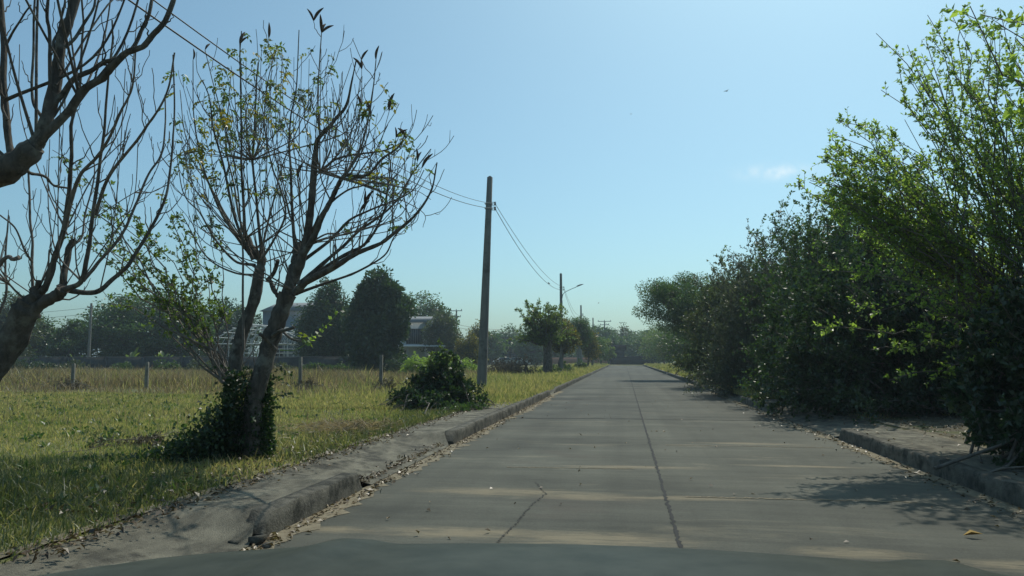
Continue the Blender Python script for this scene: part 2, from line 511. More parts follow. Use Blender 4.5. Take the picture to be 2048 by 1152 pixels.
yy = np.concatenate([np.arange(-30, 30, .5), np.arange(30, ROAD_END + .1, 3)])
xx = np.linspace(XL - 0.05, XR + 0.05, 9)
gx, gy = np.meshgrid(xx, yy, indexing='ij')
a = MA(); a.grid(np.stack([gx, gy, 0.012 * (1 - ((gx - .4) / 3) ** 2)], -1)[::-1])
tag(a.build("road", M['road'], smooth=True), kind='structure')


def road_z(x):
    return 0.012 * (1 - ((x - .4) / 3) ** 2)


def ribbon(name, pts, w, mat, dz=0.004, jag=0.3, n=400, seed=1):
    r_ = np.random.default_rng(seed)
    p = np.asarray(pts, float)
    t = np.linspace(0, 1, n) ** 1.8
    d = np.concatenate([[0], np.cumsum(np.linalg.norm(np.diff(p, axis=0), axis=1))]); d /= d[-1]
    c = np.stack([np.interp(t, d, p[:, i]) for i in (0, 1)], 1)
    tg = nrm(np.gradient(c, axis=0)); nn = np.stack([tg[:, 1], -tg[:, 0]], 1)
    c = c + nn * (r_.normal(size=(n, 1)) * w * jag * .5)
    wl_ = w * (0.5 + jag * r_.uniform(-.5, .8, (n, 1))); wr_ = w * (0.5 + jag * r_.uniform(-.5, .8, (n, 1)))
    A, B = c - nn * wl_, c + nn * wr_
    V = np.stack([np.column_stack([A, road_z(A[:, 0]) + dz]), np.column_stack([B, road_z(B[:, 0]) + dz])], 1)
    m_ = MA(); m_.grid(V)
    return tag(m_.build(name, mat), kind='structure')


ribbon("road_joint", [(.36, 3.2), (.37, 8), (.38, 30), (.40, 140)], 0.023, M['joint'], n=900, jag=.55)
ribbon("road_crack", [P(995, 1082, 5.34)[:2], P(1040, 1035, 6.13)[:2], P(1065, 1005, 6.77)[:2], P(1092, 985, 7.28)[:2], P(1070, 962, 7.96)[:2]], 0.007, M['crack'], n=140, jag=1.9, seed=5)
for i_, (y_, x0_, x1_) in enumerate(((7.32, .55, 2.6), (9.0, -1.4, .1), (11.6, .6, 3.0), (16.4, -2.3, 3.2), (24, -2.3, 3.2), (33, -2.3, 3.2), (44, -2.3, 3.2), (58, -2.3, 3.2))):
    ribbon("road_joint", [(x0_, y_), (x1_, y_ + .06)], 0.016 + .0012 * y_, M['sand'] if i_ < 3 else M['joint'], n=90, jag=.8, seed=20 + i_)


def gutter(side, y0, y1, w, seed):
    r_ = np.random.default_rng(seed)
    n = int((y1 - y0) * 8) + 4
    y = np.linspace(y0, y1, n)
    x0 = XL if side < 0 else XR
    ww = w * (0.55 + 0.5 * vnoise(y * 2.2, y * .3, seed) + 0.16 * r_.normal(size=n)).clip(.12, 1.6)
    A = np.full(n, x0 + side * .03); B = x0 - side * ww
    V = np.stack([np.column_stack([A, y, road_z(A) + .0045]), np.column_stack([B, y, road_z(B) + .0035])], 1)
    m_ = MA(); m_.grid(V)
    tag(m_.build("gutter_sand", M['sand']), kind='structure')


def dirt_edge(x0, y0, y1, w, z, seed):
    r_ = np.random.default_rng(seed)
    n = int((y1 - y0) * 10)
    y = np.linspace(y0, y1, n)
    c = x0 + .05 * vnoise(y * 1.7, y, seed); wl_ = w * (.6 + .5 * vnoise(y * 2.6, y * .4, seed + 1) + .2 * r_.normal(size=n)).clip(.05, 2); wr_ = w * (.6 + .5 * vnoise(y * 2.1, y * .4, seed + 2) + .2 * r_.normal(size=n)).clip(.05, 2)
    V = np.stack([np.column_stack([c - wl_, y, np.full(n, z - .006)]), np.column_stack([c, y, np.full(n, z + .006)]), np.column_stack([c + wr_, y, np.full(n, z - .004)])], 1)
    m_ = MA(); m_.grid(V)
    return tag(m_.build("dirt_edge", M['dirt'], smooth=True), kind='structure')


dirt_edge(-3.60, 2.5, 16, .085, .168, 31); dirt_edge(4.55, 5, 20, .12, .172, 32)
sx_ = np.arange(4.50, 13.1, .5); sy_ = np.arange(-6, 46, .5)
gx, gy = np.meshgrid(sx_, sy_, indexing='ij')
a = MA(); a.grid(np.stack([gx, gy, gz(gx, gy) + .010], -1)[::-1])
tag(a.build("bare_soil", M['soil'], smooth=True), kind='structure')

gutter(-1, 3.0, 30, .34, 3); gutter(1, 3.0, 40, .30, 4)


def kerb(side, y0, y1, h=0.19, w=0.16, seed=0, worn=1.0):
    """cast kerb with a worn, rounded edge and broken ends"""
    r_ = np.random.default_rng(seed)
    n = max(8, int((y1 - y0) / (.12 if y1 < 30 else 1.0)))
    y = np.linspace(y0, y1, n)
    x0 = XL if side < 0 else XR
    prof = [(0.0, -.05), (0.006, h * .60), (.012, h * .93), (.026, h * .99), (w * .6, h), (w, h * .985), (w, -.05)]
    V = np.zeros((n, len(prof), 3))
    fade = np.clip(np.minimum((y - y0), (y1 - y)) / .10, 0.0, 1) ** .5
    for j, (px_, pz_) in enumerate(prof):
        jx = r_.normal(size=n) * .006 * worn + .012 * vnoise(y * 3, y, seed + 9)
        jz = r_.normal(size=n) * .004 * worn + .008 * vnoise(y * 2, y * .5 + 3, seed + 4)
        V[:, j, 0] = x0 + side * (px_ + (jx if j in (1, 2, 3) else 0))
        V[:, j, 1] = y
        V[:, j, 2] = np.where(pz_ > 0, (pz_ + (jz if 0 < j < 5 else 0)) * (.25 + .75 * fade), pz_)
    m_ = MA(); m_.grid(V if side < 0 else V[:, ::-1])
    for e in (0, n - 1):
        k_ = len(prof)
        m_.add(V[e], [(0, i, i + 1) for i in range(1, k_ - 1)])
    return tag(m_.build("kerb", M['kerb'], smooth=False), kind='structure')


def pavement(side, y0, y1, width, dips, seed, name="pavement"):
    """slab behind the kerb, dipping to the road where a driveway crosses"""
    n = int((y1 - y0) / .15)
    y = np.linspace(y0, y1, n)
    x0 = (XL if side < 0 else XR) + side * .162
    u = np.linspace(0, 1, 7)
    r_ = np.random.default_rng(seed)
    edge = width + .05 * vnoise(y * 2.5, y, seed) + .02 * r_.normal(size=n)
    drop = np.zeros(n)
    for a0, a1 in dips:
        drop = np.maximum(drop, np.clip(np.minimum(y - a0, a1 - y) / .35 + .2, 0, 1))
    V = np.zeros((n, 7, 3))
    for j, uu in enumerate(u):
        lift = .166 + .004 * vnoise(y * 2, y + uu, seed + 1)
        low = .012 + (.156 - .012) * uu ** 1.25
        V[:, j, 0] = x0 + side * (edge * uu) - side * .16 * drop * (1 - uu)
        V[:, j, 1] = y
        V[:, j, 2] = lift * (1 - drop) + low * drop
    sk = V[:, -1:].copy(); sk[:, :, 2] -= .12
    V = np.concatenate([V, sk], 1)
    m_ = MA(); m_.grid(V if side < 0 else V[:, ::-1])
    return tag(m_.build(name, M['concrete'], smooth=True), kind='structure')


kerb(-1, 5.2, 7.3, seed=1); kerb(-1, 11.3, 26.6, seed=2); kerb(-1, 28.2, 62, seed=3); kerb(-1, 62.2, 140.5, seed=4)
kerb(-1, -6, -1.5, seed=12)
kerb(1, -6, 12.9, seed=5); kerb(1, 18.3, 23.5, seed=6); kerb(1, 26.5, 34, seed=7); kerb(1, 36, 62, seed=8); kerb(1, 62.2, 140.5, seed=9)
pavement(-1, -6, 30, .82, [(-1.6, 5.32), (7.25, 11.3), (26.5, 28.4)], 1)
pavement(1, -6, 36, .95, [(12.8, 18.4), (23.4, 26.6), (33.9, 36.2)], 2)


for i_, (x_, y_, sz, lb) in enumerate(((-2.56, 5.10, .060, "largest broken concrete lump at the near end of the left kerb"), (-2.70, 5.04, .042, "small broken concrete lump left of the largest one at the kerb end"), (-2.45, 5.0, .034, "small broken concrete lump right of the largest one at the kerb end"))):
    r_ = np.random.default_rng(500 + i_)
    m_ = MA(); m_.box((0, 0, 0), (sz * 1.5, sz * 1.9, sz * 1.1))
    m_.v[0] = (m_.v[0] * r_.uniform(.55, 1.15, (8, 1)) + r_.normal(size=(8, 3)) * sz * .12) + (x_, y_, sz * .42)
    tag(m_.build("concrete_lump", M['kerb']), lb, "rubble", "broken concrete at the kerb end")


# ------------------------------------------------------------------ grass and litter (uncountable)
def blades(name, x, y, h, w, mat, seed, lean=.35, z=None, seg=1, rndv=None):
    r_ = np.random.default_rng(seed)
    n = len(x)
    z0 = gz(x, y) if z is None else z
    base = np.column_stack([x, y, z0 - .01])
    a_ = r_.uniform(0, 2 * math.pi, n)
    side = np.column_stack([np.cos(a_), np.sin(a_), np.zeros(n)]) * (w / 2)[:, None]
    b_ = r_.uniform(0, 2 * math.pi, n)
    ln = (np.abs(r_.normal(size=n)) * lean * h)[:, None]
    off = np.column_stack([np.cos(b_), np.sin(b_), np.zeros(n)]) * ln
    top = base + off + np.column_stack([np.zeros(n), np.zeros(n), h])
    mid = base + off * .35 + np.column_stack([np.zeros(n), np.zeros(n), h * .55])
    m_ = MA()
    V = np.stack([base - side, base + side, mid + side * .8, mid - side * .8, top], 1)
    k_ = np.arange(n)[:, None] * 5
    rv = r_.random(n) if rndv is None else rndv
    m_.add(V, np.hstack([k_, k_ + 1, k_ + 2, k_ + 3]), rv)
    o_ = m_.n
    # top triangles reuse the first block's vertices
    m_.t.append(np.hstack([k_ + 3, k_ + 2, k_ + 4])); m_.tr.append(rv); m_.tm.append(np.zeros(n))
    return tag(m_.build(name, mat), kind='stuff')


def scatter(n, x0, x1, y0, y1, seed, near=1.6):
    """random points of the left field, denser towards the camera, only where the frame reaches"""
    r_ = np.random.default_rng(seed)
    y = y0 + (y1 - y0) * r_.random(n) ** near
    x = r_.uniform(x0, x1, n)
    px = 1248 + x / np.maximum(y, .1) * F_PX
    k_ = (px > -1300) & (px < 2700)
    return x[k_], y[k_]


EDGE = -3.50
x, y = scatter(800000, -24, EDGE + .06, 2.6, 22.5, 11, 1.25)
k = rg.random(len(x)) < (.62 + .6 * vnoise(x * 2.5, y * 2.5, 5))
x, y = x[k], y[k]
lush_shade = (np.exp(-((x - EDGE) / .9) ** 2) * (y > 8) + .85 * np.clip((7.6 - y + .9 * vnoise(x, y, 61)) / 1.4, 0, 1)) * (.75 + .5 * vnoise(x * 1.2, y * 1.2, 62))  # lush along the pavement; nearest grass coloured dark for the trees' shade
hh = np.random.default_rng(1).gamma(4, .25, len(x)) * .046 * (1 + .5 * vnoise(x, y, 8)).clip(.4, 2)
is_lush_shade = np.random.default_rng(2).random(len(x)) < lush_shade
blades("mown_grass", x[~is_lush_shade], y[~is_lush_shade], hh[~is_lush_shade], np.full((~is_lush_shade).sum(), .0085) * (1 + y[~is_lush_shade] / 18), M['grass'], 3, .6)
blades("lush_shaded_grass", x[is_lush_shade], y[is_lush_shade], hh[is_lush_shade] * 1.45, np.full(is_lush_shade.sum(), .009) * (1 + y[is_lush_shade] / 22), M['grass_dark'], 4, .85)

# rough unmown grass along the road's left edge further on
x, y = scatter(150000, -9, -2.66, 16.5, 140, 13, 2.0)
k = (x < -3.5) | (y > 17 + 3 * rg.random(len(x)))
x, y = x[k], y[k]
blades("verge_grass", x, y, np.random.default_rng(5).gamma(4, .25, len(x)) * .17 * (1 + .5 * vnoise(x, y, 9)).clip(.4, 2) * (.45 + .55 * np.clip((-2.7 - x) / .8, 0, 1)) * np.clip((y - 15.5 - vnoise(x, y, 71)) / 7, .25, 1), .012 * (1 + y / 22), M['grass'], 6, .5,
       z=np.where(x > -3.4, .16, VERGE))
x, y = scatter(60000, 3.58, 9, 22, 140, 14, 1.6)
blades("verge_grass", x, y, np.random.default_rng(5).gamma(4, .25, len(x)) * .16, .012 * (1 + y / 22), M['grass'], 7, .5, z=np.full(len(x), .15))
x, y = scatter(26000, 4.35, 8.5, 8, 18, 15, 1.1)
k = (vnoise(x * 2, y * 2, 21) > .05) & (x > 4.5)
blades("verge_grass", x[k], y[k], np.random.default_rng(5).gamma(4, .25, k.sum()) * .06, .011 * np.ones(k.sum()), M['grass'], 8, .7)

# tall dry grass beyond the mown field
x, y = scatter(360000, -62, -5.6, 18.6, 60, 17, 1.25)
k = (rg.random(len(x)) < (.5 + .8 * vnoise(x * .9, y * .9, 31)) * np.clip((y - 18.8 - 1.6 * vnoise(x * .9, y * .2, 45)) / 4, 0, 1)) & (x < -7.2 - .9 * vnoise(x * .8, y * .8, 2) - .03 * (y - 20))
x, y = x[k], y[k]
hh = np.random.default_rng(9).gamma(9, 1 / 9, len(x)) * np.where(y < 26.5, .19, np.where(x > -13, .32, np.where(y > 40, .30, .46))) * (1 + .45 * vnoise(x * .6, y * .6, 33)).clip(.35, 1.7) * np.clip((y - 18.6 - 1.4 * vnoise(x * 1.3, y * .1, 44)) / 4.5, .2, 1)
brown = np.random.default_rng(10).random(len(x)) < (.80 + .5 * vnoise(x * .5, y * .5, 35))
blades("tall_dry_grass", x[brown], y[brown], hh[brown], .011 * (1 + y[brown] / 24), M['grass_dry'], 18, .6)
blades("tall_green_grass", x[~brown], y[~brown], hh[~brown] * .85, .012 * (1 + y[~brown] / 24), M['grass'], 19, .6)


def litter(name, x, y, z, size, mat, seed):
    r_ = np.random.default_rng(seed)
    m_ = MA(); n = len(x)
    d = np.column_stack([r_.normal(size=(n, 2)), r_.normal(size=n) * .35])
    m_.leaves(np.column_stack([x, y, z]), d, size * r_.uniform(.6, 1.4, n), size * .55 * r_.uniform(.6, 1.2, n), r_, .75, fold=.4)
    return tag(m_.build(name, mat), kind='stuff')


r_ = np.random.default_rng(41)
lx, ly, lz = [], [], []


def strew(n, fx, y0, y1, z, p=1.3):
    y = y0 + (y1 - y0) * r_.random(n) ** p
    lx.append(fx(n, y)); ly.append(y); lz.append(np.full(n, z))


strew(900, lambda n, y: XL + .02 + np.abs(r_.normal(size=n)) * .09, 4.8, 26, .014)
strew(420, lambda n, y: -2.66 - np.abs(r_.normal(size=n)) * .14, 7.4, 11.3, .03)
strew(900, lambda n, y: -3.42 + r_.normal(size=n) * .10, 4, 17, .175)
strew(500, lambda n, y: -3.6 - np.abs(r_.normal(size=n)) * .5, 5, 11, .19)
strew(700, lambda n, y: XR - .03 - np.abs(r_.normal(size=n)) * .16, 5, 30, .014)
strew(900, lambda n, y: 4.6 + np.abs(r_.normal(size=n)) * .9, 6, 18, .18)
strew(130, lambda n, y: r_.uniform(XL, XR, n), 4, 30, .02)
strew(1800, lambda n, y: r_.uniform(4.5, 9, n), 7, 20, .19)
strew(160, lambda n, y: r_.uniform(3.5, 4.4, n), 5, 25, .18)
# broad weeds and dead stalks that break up the mown field
nw = 900
wx, wy = scatter(nw * 2, -22, EDGE - .02, 4.5, 21, 81, 1.3)
k = vnoise(wx * 1.1, wy * 1.1, 83) > -.12; wx, wy = wx[k], wy[k]
q = 9
pw = np.repeat(np.column_stack([wx, wy, gz(wx, wy)]), q, 0); dw = np.column_stack([r_.normal(size=(len(pw), 2)), r_.uniform(.15, 1.1, len(pw))])
wm = MA(); wm.leaves(pw + nrm(dw) * .02, dw, .085 * np.repeat(r_.uniform(.5, 1.4, len(wx)), q), .034 * np.repeat(r_.uniform(.6, 1.5, len(wx)), q), r_, .5)
tag(wm.build("field_weeds", M['leaf_mid']), kind='stuff')
wx, wy = scatter(2600, -22, EDGE - .05, 4.0, 22, 82, 1.2)
k = vnoise(wx * .8, wy * .8, 84) > 0; wx, wy = wx[k], wy[k]
blades("dead_stalks", wx, wy, r_.uniform(.12, .34, len(wx)), np.full(len(wx), .006) * (1 + wy / 14), M['grass_dry'], 85, .5)
ns = 1500
sx, sy = P(690, 872, 11.6)[0] + r_.normal(size=ns) * .45, 11.6 + r_.normal(size=ns) * .45
k = sx < -3.55
ms = MA(); ds = np.column_stack([r_.normal(size=(ns, 2)), np.abs(r_.normal(size=ns)) * .35])
ms.leaves(np.column_stack([sx, sy, VERGE + .03 + r_.random(ns) * .07])[k], ds[k], .22 * r_.uniform(.5, 1.3, ns)[k], .010, r_, .6)
tag(ms.build("dry_straw", M['grass_dry']), kind='stuff')
litter("fallen_leaves", np.concatenate(lx), np.concatenate(ly), np.concatenate(lz), .05, M['litter'], 42)

# ------------------------------------------------------------------ plant builders
UP = np.array((0, 0, 1.0))


def rand_perp(d, rng):
    v = rng.normal(size=d.shape)
    return nrm(v - d * (v * d).sum(-1, keepdims=True))


def sprays(ma, p0, p2, bulge, r0, r1, rng, n=7, k=4):
    """arching shoots from p0 to p2, returns sampled centre lines (m,n,3)"""
    mid = (p0 + p2) / 2 + bulge
    path = bez(p0, mid, p2, n)
    path[:, 1:-1] += rng.normal(size=path[:, 1:-1].shape) * 0.02 * np.linalg.norm(p2 - p0, axis=1)[:, None, None]
    ma.tubes(path, np.linspace(1, 0, n)[None] * (r0 - r1)[:, None] + r1[:, None], k)
    return path


def at_t(path, t):
    """points and tangents of paths (m,n,3) at t (m,q)"""
    n = path.shape[1]
    u = np.clip(t, 0, .9999) * (n - 1)
    i = u.astype(int); f = (u - i)[..., None]
    mi = np.arange(len(path))[:, None]
    a, b = path[mi, i], path[mi, i + 1]
    return a * (1 - f) + b * f, nrm(b - a)


def twigs_and_leaves(wood, crown, path, rng, per_shoot, tw_len, per_twig, L, W, t0=.15, fwd=.55, up=.25, tw_r=.004, flat=.35, k=3, keep=None, droop=0.0):
    m_ = len(path)
    t = rng.uniform(t0, 1, (m_, per_shoot))
    p, tg = at_t(path, t)
    p = p.reshape(-1, 3); tg = tg.reshape(-1, 3); tt = t.ravel()
    d = nrm(tg * fwd + rand_perp(tg, rng) * (1 - fwd * .5) + UP * up)
    ln = tw_len * rng.uniform(.35, 1.1, len(p)) * (1.05 - .45 * tt)
    e = p + d * ln[:, None] - UP * (droop * ln ** 1.5)[:, None]
    if keep is not None:
        q = keep(e); p, d, ln, e = p[q], d[q], ln[q], e[q]
    tp = bez(p, p + d * ln[:, None] * .5 + UP * (.06 * ln)[:, None], e, 4)
    wood.tubes(tp, np.linspace(tw_r, tw_r * .4, 4)[None] * np.ones((len(tp), 1)), k)
    lt = rng.uniform(.12, 1, (len(tp), per_twig)); lt[:, 0] = .99
    q, qt = at_t(tp, lt)
    q = q.reshape(-1, 3); qt = qt.reshape(-1, 3)
    dd = nrm(qt * .55 + rand_perp(qt, rng) * .85 + UP * .1)
    n = len(q)
    crown.leaves(q, dd, L * rng.uniform(.55, 1.25, n), W * rng.uniform(.6, 1.2, n), rng, flat)


def shoot_bush(name, label, base, tips, leafm, woodm, seed, per_shoot=16, tw_len=.5, per_twig=12, L=.055, W=.03, r0=.03, spread=.4, bulge=.25, cat="shrub",
               group=None, trunk=None, t0=.15, start=(0, 0, 0), plume=0, **kw):
    """a many-stemmed shrub: arching shoots to the given tips, twigs, leaves"""
    rng = np.random.default_rng(seed)
    base = np.asarray(base, float); tips = np.asarray(tips, float)
    root = thing(name, label, cat, base, group)
    wood, crown = MA(), MA()
    n = len(tips)
    b0 = base + np.asarray(start) + np.column_stack([rng.normal(size=(n, 2)) * spread * .5, np.zeros(n)])
    ln = np.linalg.norm(tips - b0, axis=1)
    path = sprays(wood, b0, tips, UP * (ln * bulge * rng.uniform(.4, 1.2, n))[:, None], r0 * (ln / ln.max()) ** .6, np.full(n, .004), rng, 9)
    if trunk:
        for pts, ra, rb in trunk:
            wood.tube(smooth_path(pts, 10), ra, rb, 8)
    twigs_and_leaves(wood, crown, path, rng, per_shoot, tw_len, per_twig, L, W, t0=t0, **kw)
    if plume:                                          # leaves set closely along the shoots themselves, on short spurs
        twigs_and_leaves(wood, crown, path, rng, plume, .20, 7, L, W, t0=.38, fwd=.7, up=.15, tw_r=.0025, flat=kw.get('flat', .35))
    wood.build("stems", woodm, root, base)
    crown.build("crown", leafm, root, base)
    return root


def dome_tips(n, c, rx, ry, h, seed, z0=.15, flat_top=1.0):
    """tips over an uneven dome above c"""
    r_ = np.random.default_rng(seed)
    u = nrm(r_.normal(size=(n, 3)) * np.array((1, 1, .9)))
    u[:, 2] = np.abs(u[:, 2])
    lump = 1 + .16 * np.sin(u[:, 0] * 4.1 + seed) * np.sin(u[:, 1] * 3.7 + seed * 2) + .12 * np.clip(r_.normal(size=n), -1.6, .8)
    rr = lump * r_.uniform(.55, 1.0, n) ** .4
    return np.asarray(c, float) + np.column_stack([u[:, 0] * rx * rr, u[:, 1] * ry * rr, z0 + (h - z0) * (u[:, 2] * rr) ** flat_top])


def crown_tree(name, label, base, lobes, leafm, seed, trunk_r=.15, n_leaf=6000, L=.2, W=.12, woodm=None, cat="tree", group=None, fork=None, lean=(0, 0), flat=.3,
               clumps=9, cl_r=.28, droop=0, trunks=1, spec_leaf=None):
    """a trunk with limbs and a crown of leaf clumps filling the lobes [(dx,dy,z,rx,ry,rz)]"""
    rng = np.random.default_rng(seed)
    base = np.asarray(base, float)
    root = thing(name, label, cat, base, group)
    wood, crown = MA(), MA()
    lobes = np.asarray(lobes, float)
    zmin = (lobes[:, 2] - lobes[:, 5]).min(); zmax = (lobes[:, 2] + lobes[:, 5]).max()
    fork = fork if fork is not None else max(.25 * zmax, zmin * .9)
    fk = base + np.array((lean[0], lean[1], fork))
    for k_ in range(trunks):
        o = np.array((rng.normal() * .25, rng.normal() * .25, 0)) * (trunks > 1)
        tr = smooth_path([base + o - UP * .1, base + o + (fk - base) * .5 + np.array((rng.normal() * .08, rng.normal() * .08, 0)), fk + o * .5], 7)
        wood.tubes(tr[None], np.linspace(trunk_r * 1.15, trunk_r * .8, 7)[None], 9)
    vol = lobes[:, 3] * lobes[:, 4] * lobes[:, 5]
    share = vol ** .7 / (vol ** .7).sum()
    for lb, s_ in zip(lobes, share):
        c = base + lb[:3]; rad = lb[3:]
        st = bez(fk[None], (fk * .5 + c * .5 + UP * .12 * rad[2])[None], c[None], 6)
        wood.tubes(st, np.linspace(trunk_r * .55, trunk_r * .12, 6)[None], 6)
        nc = max(4, int(clumps * (1 + 3 * s_ * len(lobes) / 2)))
        u = nrm(rng.normal(size=(nc, 3)))
        rr = rng.uniform(.35, 1.0, nc) ** .45
        cc = c + u * rad * rr[:, None] * rng.uniform(.7, 1.02, (nc, 1))
        sp, _ = at_t(np.repeat(st, nc, 0), rng.uniform(.35, 1, (nc, 1)))
        lp = bez(sp[:, 0], (sp[:, 0] + cc) / 2 + UP * .05, cc, 4)
        wood.tubes(lp, np.linspace(trunk_r * .2, trunk_r * .05, 4)[None] * np.ones((nc, 1)), 4)
        nl = int(n_leaf * s_ / nc)
        v = nrm(rng.normal(size=(nc, nl, 3))) * (rng.random((nc, nl, 1)) ** .42) * (rad * cl_r * 1.45) * (1, 1, .75) * rng.uniform(.5, 1.35, (nc, 1, 1))
        p = cc[:, None] + v
        dd = nrm(v + rng.normal(size=v.shape) * .35 * np.linalg.norm(v, axis=2, keepdims=True) - UP * droop * rad[2] * .3)
        p = p.reshape(-1, 3); dd = dd.reshape(-1, 3)
        ok = p[:, 2] > base[2] + .05
        p, dd = p[ok], dd[ok]
        crown.leaves(p, dd, L * rng.uniform(.6, 1.3, len(p)), W * rng.uniform(.6, 1.2, len(p)), rng, flat)
    wood.build("trunk", woodm or M['bark'], root, base, smooth=True)
    crown.build("crown", leafm, root, base)
    return root


# ------------------------------------------------------------------ pollarded, nearly bare trees on the left verge
def bare_tree(name, label, base, limbs, seed, twig_len, n_side, leaf_fn=None, pods=0, pod_tips=None, sub=.55, lift=.75, cat="tree", minr=.0035, twig_m=None, one=False, slim=.82):
    """limbs: list of (points, r0, r1); shoots rise from them"""
    rng = np.random.default_rng(seed)
    base = np.asarray(base, float)
    root = thing(name, label, cat, base)
    wood, tw = MA(), MA()
    if one:
        tw = wood
    tips = []
    for li, (pts, ra, rb, side) in enumerate(limbs):
        if .012 < ra < .1:
            ra *= slim
        n = max(8, len(pts) * 5)
        p = smooth_path(pts, n)
        kn = max(4, n // 4)
        wob = rng.normal(size=(kn, 3)) * min(.012, ra * .3); wob[0] = wob[-1] = 0
        p += np.stack([np.interp(np.linspace(0, 1, n), np.linspace(0, 1, kn), wob[:, i]) for i in range(3)], 1)
        rr = np.linspace(0, 1, n) ** .62
        rad = ra * (1 - rr) + rb * rr
        rad = rad * (1 + rng.normal(size=n) * (.075 if ra > .03 else .035))
        (wood if ra > .022 else tw).tubes(p[None], rad[None], 9 if ra > .04 else 5)
        tips.append((p[-1], nrm(p[-1] - p[-2])))
        for _ in range(side):
            t = rng.uniform(.22, .97)
            i = int(t * (n - 1))
            tg = nrm(p[min(i + 1, n - 1)] - p[max(i - 1, 0)])
            q = rand_perp(tg[None], rng)[0]
            d = nrm(tg * .55 + q * .8 + UP * .25)
            ln = twig_len * rng.uniform(.25, 1.05) * (1.1 - .5 * t)
            c = p[i] + d * ln * .5
            e = c + nrm(d * (1 - lift) + UP * lift + rng.normal(size=3) * .12) * ln * .6
            sp = bez(p[i][None], c[None], e[None], 7)
            r0 = max(minr * 1.3, min(rad[i] * .5, .004 + .009 * ln))
            sp[:, 1:-1] += rng.normal(size=(1, 5, 3)) * .006
            tw.tubes(sp, np.linspace(r0, minr, 7)[None], 4)
            tips.append((sp[0, -1], nrm(sp[0, -1] - sp[0, -2])))
            for _2 in range(rng.poisson(sub * ln * 3)):
                j = rng.integers(2, 6)
                d2 = nrm(d * .4 + rand_perp(d[None], rng)[0] * .7 + UP * .5)
                l2 = ln * rng.uniform(.15, .5)
                e2 = sp[0, j] + d2 * l2 * .6 + UP * l2 * .35
                s2 = bez(sp[0, j][None], (sp[0, j] + d2 * l2 * .5)[None], e2[None], 4)
                tw.tubes(s2, np.linspace(minr * 1.1, minr * .8, 4)[None], 3)
                tips.append((e2, nrm(e2 - s2[0, -2])))
    wood.build("trunk", M['bark'], root, base, smooth=True)
    if not one:
        tw.build("branches", twig_m or M['twig'], root, base)
    return root, tips


def extra_shoots(heads, tips, seed, r0=(.006, .013), bulge=.22, minr=.0032):
    """long thin shoots from the pruned heads, swinging out and then up; returns (points, r0, r1, side)"""
    rng = np.random.default_rng(seed)
    out = []
    for p2 in tips:
        d = np.array([np.linalg.norm((p2 - h) * (1, 1, .35)) for h in heads])
        p0 = heads[rng.choice(len(heads), p=np.exp(-d * 3) / np.exp(-d * 3).sum())]
        hv = (p2 - p0) * (1, 1, 0)
        m1 = p0 + hv * rng.uniform(.45, .75) + UP * (p2 - p0)[2] * rng.uniform(.18, .36)
        m2 = p0 + hv * rng.uniform(.82, 1.0) + UP * (p2 - p0)[2] * rng.uniform(.5, .65)
        out.append(([p0, m1, m2, p2], rng.uniform(*r0), minr, int(rng.integers(1, 5))))
    return out


def compound_leaf(ma, p, d, rng, size=.16, pairs=4, lw=.026, ll=.055, rnd=None):
    """a drooping pinnate leaf"""
    d = nrm(d)
    e = p + d * size * .8 - UP * size * rng.uniform(.15, .6)
    path = bez(p[None], (p + d * size * .5 + UP * size * .12)[None], e[None], pairs + 2)[0]
    sd = nrm(np.cross(d, UP + rng.normal(size=3) * .3))
    pts, dirs = [], []
    for i in range(1, pairs + 2):
        tg = nrm(path[i] - path[i - 1])
        for s_ in ((1, -1) if i <= pairs else (0,)):
            pts.append(path[i]); dirs.append(tg * .5 + sd * s_ * .9 - UP * rng.uniform(.1, .6))
    n = len(pts)
    b_ = rng.random() if rnd is None else rnd
    ma.leaves(np.array(pts), np.array(dirs), ll * rng.uniform(.8, 1.2, n), lw * rng.uniform(.8, 1.2, n), rng, .6, np.clip(b_ + rng.normal(size=n) * .1, 0, 1))


def pod_mesh(seed):
    r_ = np.random.default_rng(seed)
    m_ = MA()
    t = np.linspace(0, 1, 9)
    cx = .022 * np.sin(t * math.pi) * r_.uniform(.3, 1)
    pts = np.column_stack([cx, np.zeros(9), t * .16])
    rad = .0022 + .0125 * np.sin(np.clip(t * 1.02, 0, 1) * math.pi) ** .75
    m_.tubes(pts[None], rad[None], 7)
    o = m_.build("seed_pod", M['pod'], smooth=True)
    return o


def add_pods(root, base, spots, seed):
    """spots: (point, direction, size)"""
    protos = [pod_mesh(seed + i) for i in range(3)]
    for i, (p, d, s_) in enumerate(spots):
        o = protos[i] if i < 3 else protos[i % 3].copy()
        if i >= 3:
            col.objects.link(o)
        o.parent = root
        o.location = Vector(p - base)
        o.rotation_mode = 'QUATERNION'
        o.rotation_quaternion = Vector(d).to_track_quat('Z', 'X')
        o.scale = (s_, s_, s_)


def L_(pts, Y, ra, rb, side=0):
    """limb traced in the photograph; Y a number or (start, end) distance"""
    y0, y1 = (Y, Y) if not isinstance(Y, tuple) else Y
    n = len(pts)
    return ([P(px, py, y0 + (y1 - y0) * i / (n - 1)) for i, (px, py) in enumerate(pts)], ra, rb, side)


